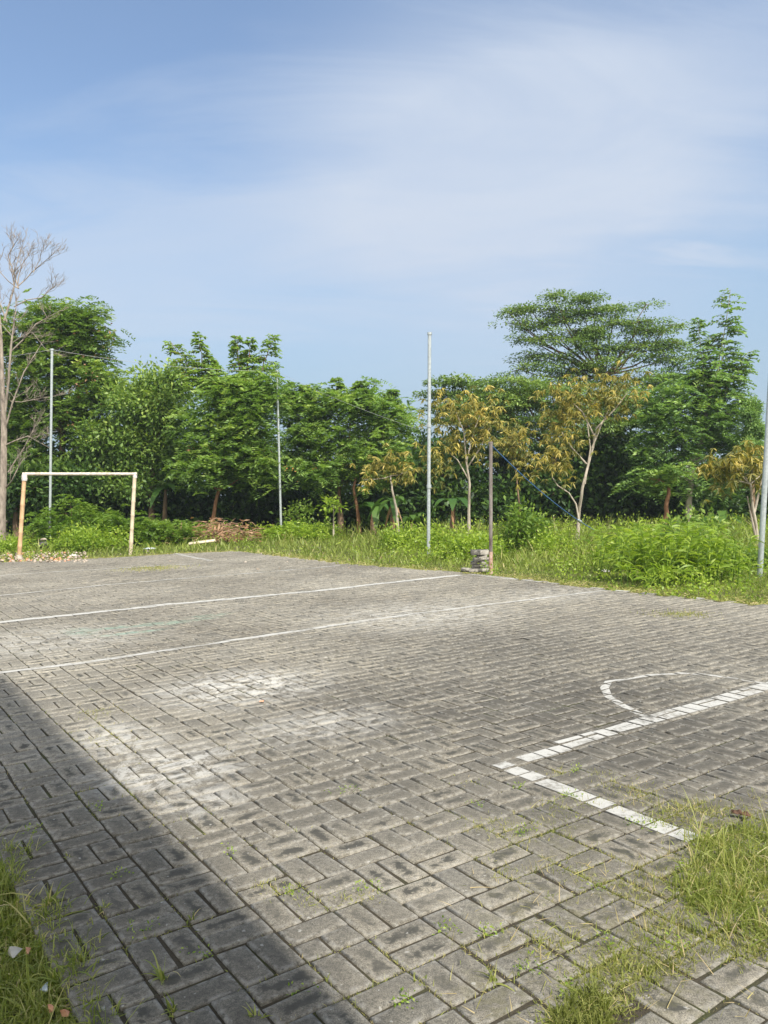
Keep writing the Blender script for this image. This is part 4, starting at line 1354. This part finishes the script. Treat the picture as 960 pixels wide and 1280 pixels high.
def verge(n, y0, y1, h0, h1, wd, mat, name, label, cat='grass', thin=None, bend=.5, ragged=.12):
    # sample by image-uniform-ish depth
    t_ = R.uniform(0, 1, n)
    y = 1 / (1 / y0 + (1 / y1 - 1 / y0) * t_)
    x = R.uniform(-1, 1, n) * (y * .5 + 1)
    P = np.stack([x, y], -1)
    ok = ~inside(P + R.normal(size=P.shape) * ragged)
    ok &= y > 3.0
    P = P[ok]
    n = len(P)
    clump = .5 + .5 * np.sin(P[:, 0] * 1.9 + 3 * np.sin(P[:, 1] * .7)) * np.sin(P[:, 1] * 1.3 + P[:, 0] * .4)
    # height grows away from the paving edge
    e = np.array([(p.x, p.y) for p in [e0] + edge + [e9]])
    dmin = np.full(n, 99.0)
    for i in range(len(e) - 1):
        a, b = e[i], e[i + 1]; ab = b - a
        tt = np.clip(((P - a) @ ab) / (ab @ ab), 0, 1)
        dmin = np.minimum(dmin, np.linalg.norm(P - (a + tt[:, None] * ab), axis=1))
    grow = np.clip((dmin - .6) / 5.5, 0.05, 1) * (.6 + .7 * clump)
    hgt = (h0 + (h1 - h0) * grow) * R.uniform(.6, 1.3, n)
    P3 = np.concatenate([P, np.full((n, 1), -.05)], 1)
    a = R.uniform(0, 6.28, n)
    d = np.stack([np.cos(a) * bend, np.sin(a) * bend, np.ones(n)], -1)
    rnd = np.clip(.42 + .2 * (clump - .5) + R.normal(size=n) * .2 + .25 * np.exp(-dmin / .7), 0, 1)
    mb = MB()
    sc = np.clip(P[:, 1] / 14, .6, 2.0)
    strips(mb, P3, d, hgt, wd * sc * R.uniform(.7, 1.4, n), rnd, R.uniform(.1, .6, n), 2, [1, .8, .08])
    o = mb.build(name, M[mat]); tag(o, label, cat, None, 'stuff')
    return o


verge(230000, 8.5, 27, .03, .22, .0075, 'grass', 'verge_grass', 'sunlit rough grass along the far edge of the court')
verge(26000, 8.5, 27, .02, .22, .014, 'lush', 'verge_weeds', 'broad-bladed green weeds mixed in the verge grass', bend=.9)
verge(13000, 14, 31, .15, .65, .018, 'grass', 'tall_grass', 'tall rough grass at the feet of the trees', bend=.4)

# broad-leaved weeds: low clumps, denser towards the trees
mb = MB()
n = 2600
t_ = R.uniform(0, 1, n); yy = 1 / (1 / 9.0 + (1 / 27.0 - 1 / 9.0) * t_); xx = R.uniform(-1, 1, n) * (yy * .5 + 1)
Pw = np.stack([xx, yy], -1); Pw = Pw[~inside(Pw)]
for p in Pw:
    dd = min(1.0, max(0.0, (p[1] - (15.0 if p[0] > 0 else 20.5)) / 5))
    pat = .5 + .5 * math.sin(p[0] * 2.3 + 1.5 * math.sin(p[1] * 1.1))
    if random.random() > .12 + .5 * dd + .3 * pat: continue
    h = random.uniform(.08, .2) + .2 * dd * pat
    crown_leaves(mb, 'broad', np.array([p[0], p[1], h * .6]), .16 + .16 * dd, 26, .055 + .035 * dd, .35 + .35 * pat + R.normal() * .1)
tag(mb.build('broad_leaf_weeds', M['lush']), 'low broad-leaved weeds growing through the verge grass', 'weeds', None, 'stuff')
# dry ragged fringe along the paving edge
mb = MB()
for i in range(len(edge) - 1):
    a, b = edge[i], edge[i + 1]; L = (b - a).length
    n = int(L * 700)
    tt = R.uniform(0, 1, n)[:, None]
    nrm = np.array([-(b - a).y, (b - a).x]) / L
    off = np.abs(R.normal(size=(n, 1))) * .35 - .18 * (1 + np.sin(tt * L * 3.1) * np.sin(tt * L * 1.3 + 1)) * R.uniform(0, 1, (n, 1))
    P = np.array([a.x, a.y]) + np.array([(b - a).x, (b - a).y]) * tt + nrm * off
    P3 = np.concatenate([P, np.full((n, 1), -.02)], 1)
    an = R.uniform(0, 6.28, n)
    strips(mb, P3, np.stack([np.cos(an) * 1.2, np.sin(an) * 1.2, np.ones(n)], -1), R.uniform(.03, .09, n), R.uniform(.008, .014, n), np.clip(R.normal(size=n) * .22 + .62, 0, 1), .5, 2, [1, .8, .08])
tag(mb.build('edge_grass', M['dry_grass']), 'short yellowish dry grass fringe along the far paving edge', 'grass', None, 'stuff')

# ------------------------------------------------------------------ near grass
def in_poly_px(pts):
    return [G(*p) for p in pts]


def sample_poly(pts, n):
    P = np.array([(p.x, p.y) for p in pts])
    lo, hi = P.min(0), P.max(0)
    out = []
    tot = 0
    while tot < n:
        q = R.uniform(lo, hi, (n, 2))
        r = np.zeros(len(q), bool); j = len(P) - 1
        for i in range(len(P)):
            xi, yi = P[i]; xj, yj = P[j]
            r ^= ((yi > q[:, 1]) != (yj > q[:, 1])) & (q[:, 0] < (xj - xi) * (q[:, 1] - yi) / (yj - yi + 1e-12) + xi)
            j = i
        out.append(q[r]); tot += r.sum()
    return np.concatenate(out)[:n]


def blades(mb, P, h, wd, rnd0=.45, bend=.8, droop=(.2, 1.0), z=-.012, hs=.35):
    n = len(P)
    P3 = np.concatenate([P, np.full((n, 1), z)], 1)
    a = R.uniform(0, 6.28, n)
    b = np.abs(R.normal(size=n)) * bend
    d = np.stack([np.cos(a) * b, np.sin(a) * b, np.ones(n)], -1)
    strips(mb, P3, d, h * np.exp(R.normal(size=n) * hs), wd * R.uniform(.6, 1.4, n), np.clip(rnd0 + R.normal(size=n) * .2, 0, 1), R.uniform(*droop, n), 4)


def clumpy(P, k, s):
    """keep points near random clump centres"""
    idx = R.integers(0, len(P), k)
    C = P[idx]
    return C[R.integers(0, k, len(P))] + R.normal(size=P.shape) * s * R.uniform(.3, 1.6, (len(P), 1))


# right patch: green tall part, and low creeping part
mb = MB()
pg = in_poly_px([(872, 1052), (905, 1040), (965, 1035), (1040, 1040), (1050, 1170), (960, 1182), (900, 1165), (850, 1120)])
P = sample_poly(pg, 7000); blades(mb, P, .022, .004, .9, 2.0, (0, .5))
P = clumpy(sample_poly(pg, 9000), 260, .035); blades(mb, P, .075, .0038, .45, 1.0)
P = clumpy(sample_poly(pg, 900), 40, .02); blades(mb, P, .14, .0042, .6, .7, (.3, .9))
tag(mb.build('grass_patch', M['near_grass']), 'thick green grass patch at the right edge of the paving', 'grass', None, 'stuff')
mb = MB()
pg = in_poly_px([(690, 1250), (740, 1195), (800, 1160), (860, 1140), (900, 1170), (960, 1185), (960, 1200), (870, 1195), (840, 1215), (800, 1245), (765, 1280), (700, 1300), (670, 1290)])
P = clumpy(sample_poly(pg, 9000), 320, .028); blades(mb, P, .028, .0032, .5, 1.6, (.0, .6))
pg = in_poly_px([(690, 1262), (730, 1235), (765, 1250), (760, 1290), (690, 1300)])
P = sample_poly(pg, 1500); blades(mb, P, .06, .0036, .25, .8)
pg = in_poly_px([(850, 1000), (900, 1005), (965, 1020), (965, 1045), (890, 1040), (800, 1030), (830, 1008)])
P = clumpy(sample_poly(pg, 3200), 90, .03); blades(mb, P, .04, .0036, .5, 1.2)
pg = in_poly_px([(760, 1120), (850, 1040), (900, 1050), (880, 1110), (860, 1160), (790, 1170)])
P = clumpy(sample_poly(pg, 2600), 150, .028); blades(mb, P, .025, .003, .7, 1.8, (0, .5))
pg = in_poly_px([(915, 1000), (965, 990), (1000, 1000), (1000, 1035), (930, 1030)])
P = clumpy(sample_poly(pg, 700), 50, .03); blades(mb, P, .03, .003, .7, 1.8, (0, .5))
tag(mb.build('creeping_grass', M['dry_grass']), 'low yellowish creeping grass spreading over the pavers at the lower right', 'grass', None, 'stuff')

# left bottom grass
mb = MB()
pg = in_poly_px([(-60, 1085), (8, 1078), (26, 1120), (56, 1180), (88, 1225), (126, 1300), (90, 1420), (-120, 1420), (-120, 1100)])
P = sample_poly(pg, 15000); blades(mb, P, .07, .0038, .5, .9, (.3, 1.1), -.045)
P = clumpy(sample_poly(pg, 1600), 70, .02); blades(mb, P, .13, .005, .55, .8, (.3, 1.2), -.045)
pg = in_poly_px([(-40, 1060), (12, 1050), (25, 1090), (0, 1110), (-40, 1110)])
P = sample_poly(pg, 1200); blades(mb, P, .11, .004, .5, .6, (.3, 1.0), -.045)
for (px, py) in [(25, 1100), (38, 1128), (48, 1150), (62, 1172), (74, 1196), (88, 1214), (98, 1236), (112, 1256), (122, 1276), (14, 1080), (70, 1140), (95, 1175), (30, 1062)]:
    c = G(px + random.uniform(-8, 8), py)
    P = np.array([c.x, c.y]) + R.normal(size=(150, 2)) * .03
    blades(mb, P, random.uniform(.05, .10), .0042, random.uniform(.4, .7), 1.1, (.3, 1.2), -.02)
tag(mb.build('grass_patch', M['near_grass']), 'shaded green grass beside the paving at the bottom left corner', 'grass', None, 'stuff')

# joint weeds: short growth along block joints
mb = MB()


def joint_pts(area, n, patchy=True):
    """points on the block joints inside an image polygon"""
    pts = sample_poly(in_poly_px(area), n)
    u = pts @ np.array([BD.x, BD.y]); v = pts @ np.array([AD.x, AD.y])
    pick = R.uniform(size=n) < .5
    u2 = np.where(pick, np.round((u - U0) / P_) * P_ + U0, u) + R.normal(size=n) * .006
    v2 = np.where(~pick, np.round((v - V0) / P_) * P_ + V0, v) + R.normal(size=n) * .006
    Q = np.stack([BD.x * u2 + AD.x * v2, BD.y * u2 + AD.y * v2], -1)
    if patchy:
        k = (np.sin(Q[:, 0] * 5.1 + 2 * np.sin(Q[:, 1] * 3.7)) + np.sin(Q[:, 1] * 6.3 + Q[:, 0] * 2.2) + R.normal(size=n) * .5) > .55
        Q = Q[k]
    return Q


P = joint_pts([(560, 1000), (700, 960), (900, 1000), (960, 1040), (860, 1180), (700, 1260), (560, 1230), (600, 1100)], 5200); blades(mb, P, .022, .003, .6, 1.6, (0, .6), -.012)
P = joint_pts([(300, 1080), (560, 1010), (620, 1200), (500, 1280), (380, 1280)], 2200); blades(mb, P, .018, .0028, .6, 1.4, (0, .6), -.012)
P = joint_pts([(80, 900), (330, 900), (420, 1080), (300, 1240), (150, 1240), (40, 1080)], 2200); blades(mb, P, .02, .003, .45, 1.3, (0, .6), -.012)
P = joint_pts([(90, 880), (160, 880), (190, 960), (110, 960)], 700, False); blades(mb, P, .015, .0028, .8, 1.6, (0, .6), -.010)
for (px, py, n, s, h) in [(700, 1010, 420, .09, .02), (650, 1035, 400, .10, .02), (780, 985, 380, .1, .022), (735, 1000, 200, .05, .02), (610, 1035, 160, .06, .018), (590, 980, 90, .05, .016), (800, 1000, 300, .07, .022), (700, 965, 120, .04, .02), (745, 968, 160, .05, .02),
                          (860, 1010, 300, .06, .03), (350, 1110, 120, .04, .018), (395, 1125, 140, .06, .018), (450, 1120, 120, .05, .018), (720, 1090, 260, .07, .02), (690, 1175, 300, .07, .025), (640, 1090, 200, .05, .016), (770, 1110, 300, .08, .02), (120, 890, 160, .06, .016), (125, 925, 120, .06, .016), (330, 1105, 80, .03, .02), (850, 768, 900, .16, .03), (185, 711, 1200, .35, .03), (200, 709, 600, .3, .03), (420, 745, 0, .1, .02)]:
    if n:
        c = G(px, py)
        P = np.array([c.x, c.y]) + R.normal(size=(n, 2)) * s * [1, .8]
        blades(mb, P, h, .003 if py > 800 else .007, .6, 1.4, (0, .6), -.006)
P = joint_pts([(470, 960), (960, 960), (960, 1280), (300, 1280), (380, 1100)], 3400); blades(mb, P, .014, .0026, .75, 2.0, (0, .4), -.010)
P = joint_pts([(0, 860), (120, 860), (380, 1160), (420, 1280), (120, 1280), (20, 1080)], 2600); blades(mb, P, .016, .0028, .5, 1.6, (0, .6), -.010)
P = sample_poly(in_poly_px([(560, 1100), (960, 1000), (960, 1280), (560, 1280)]), 260); blades(mb, P, .05, .0022, .98, 5, (0, .15), .002, .4)
tag(mb.build('joint_weeds', M['dry_grass']), 'small weeds and moss growing in the joints between pavers', 'weeds', None, 'stuff')


def tuft(label, px, py, n, h, bend=.9, mat='near_grass', wd=.005):
    c = G(px, py)
    mb = MB()
    P = np.array([c.x, c.y]) + R.normal(size=(n, 2)) * .008
    blades(mb, P, h, wd, .55, bend, (.2, 1.0), -.01, .3)
    o = mb.build('grass_tuft', M[mat], origin=(c.x, c.y, 0)); tag(o, label, 'grass tuft', 'grass tufts growing from the joints')


mb = MB()
for (px, py) in [(110, 1010), (160, 1090), (45, 1040), (290, 1060), (355, 1110), (460, 1110), (580, 1010), (655, 1040), (700, 1000), (800, 1040), (740, 1110), (560, 1150), (610, 1170), (665, 1215), (830, 1180), (265, 1185), (180, 1160), (720, 968), (640, 985), (420, 985), (855, 1090), (760, 1190), (700, 1250), (500, 1250), (380, 1240)]:
    c = G(px + random.uniform(-12, 12), py + random.uniform(-8, 8))
    for _ in range(random.randint(2, 5)):
        crown_leaves(mb, 'broad', np.array([c.x + random.gauss(0, .025), c.y + random.gauss(0, .025), .004]), .022, 12, .012, .5 + R.normal() * .15)
tag(mb.build('leafy_joint_weeds', M['lush']), 'tiny round-leaved weeds rooted in the joints of the near pavers', 'weeds', None, 'stuff')
for a in [('grass tuft in the paver joint at the lower left, star shaped with long runners', 202, 1222, 26, .085), ('grass tuft at the corner of the left grass beside the wrappers', 98, 1200, 40, .06), ('long-bladed grass tuft leaning right over the edge pavers at the left', 60, 1130, 34, .09, 1.1),
          ('small upright grass tuft in the shaded joint', 238, 1150, 12, .045, .4), ('grass tuft in the joint near the bottom centre', 522, 1226, 34, .035, 1.2), ('spiky pale grass tuft in the joint left of the right creeping grass', 618, 1222, 16, .075, 1.1),
          ('tall leaning grass tuft at the left of the right grass patch', 872, 1112, 30, .13, .9), ('pale spiky grass tuft at the lower edge of the right grass patch', 882, 1165, 20, .10, .7), ('small grass tuft beside the single half paver', 688, 1120, 14, .035, .7),
          ('small shaded grass tuft at the left in the dark joint', 85, 1070, 10, .045, .6), ('small grass tuft by the bottom edge left of centre', 215, 1262, 22, .06, 1.0), ('tiny grass tuft in the joint below the near line', 797, 1162, 14, .04, .7), ('grass tuft at the left in the shaded pavers near the edge grass', 130, 1135, 24, .06, 1.2), ('grass tuft on the bottom edge of the shaded pavers', 320, 1270, 16, .05, 1.1)]:
    tuft(*a)

# ------------------------------------------------------------------ haze volume added to stand in for lens glare over the trees
mt, nt, out = new_mat('haze')
pvn = nt.nodes.new('ShaderNodeVolumePrincipled')
pvn.inputs['Color'].default_value = (.80, .88, .97, 1)
pvn.inputs['Density'].default_value = HAZE
pvn.inputs['Anisotropy'].default_value = .2
nt.links.new(pvn.outputs[0], out.inputs[1])
mb = MB(); boxw(mb, (0, 150, 6.5), 1300, 1520, 15.2)
hz_ = mb.build('haze', mt); tag(hz_, 'thin haze added over the whole court as a soft bluish veil', 'haze', None, 'stuff')
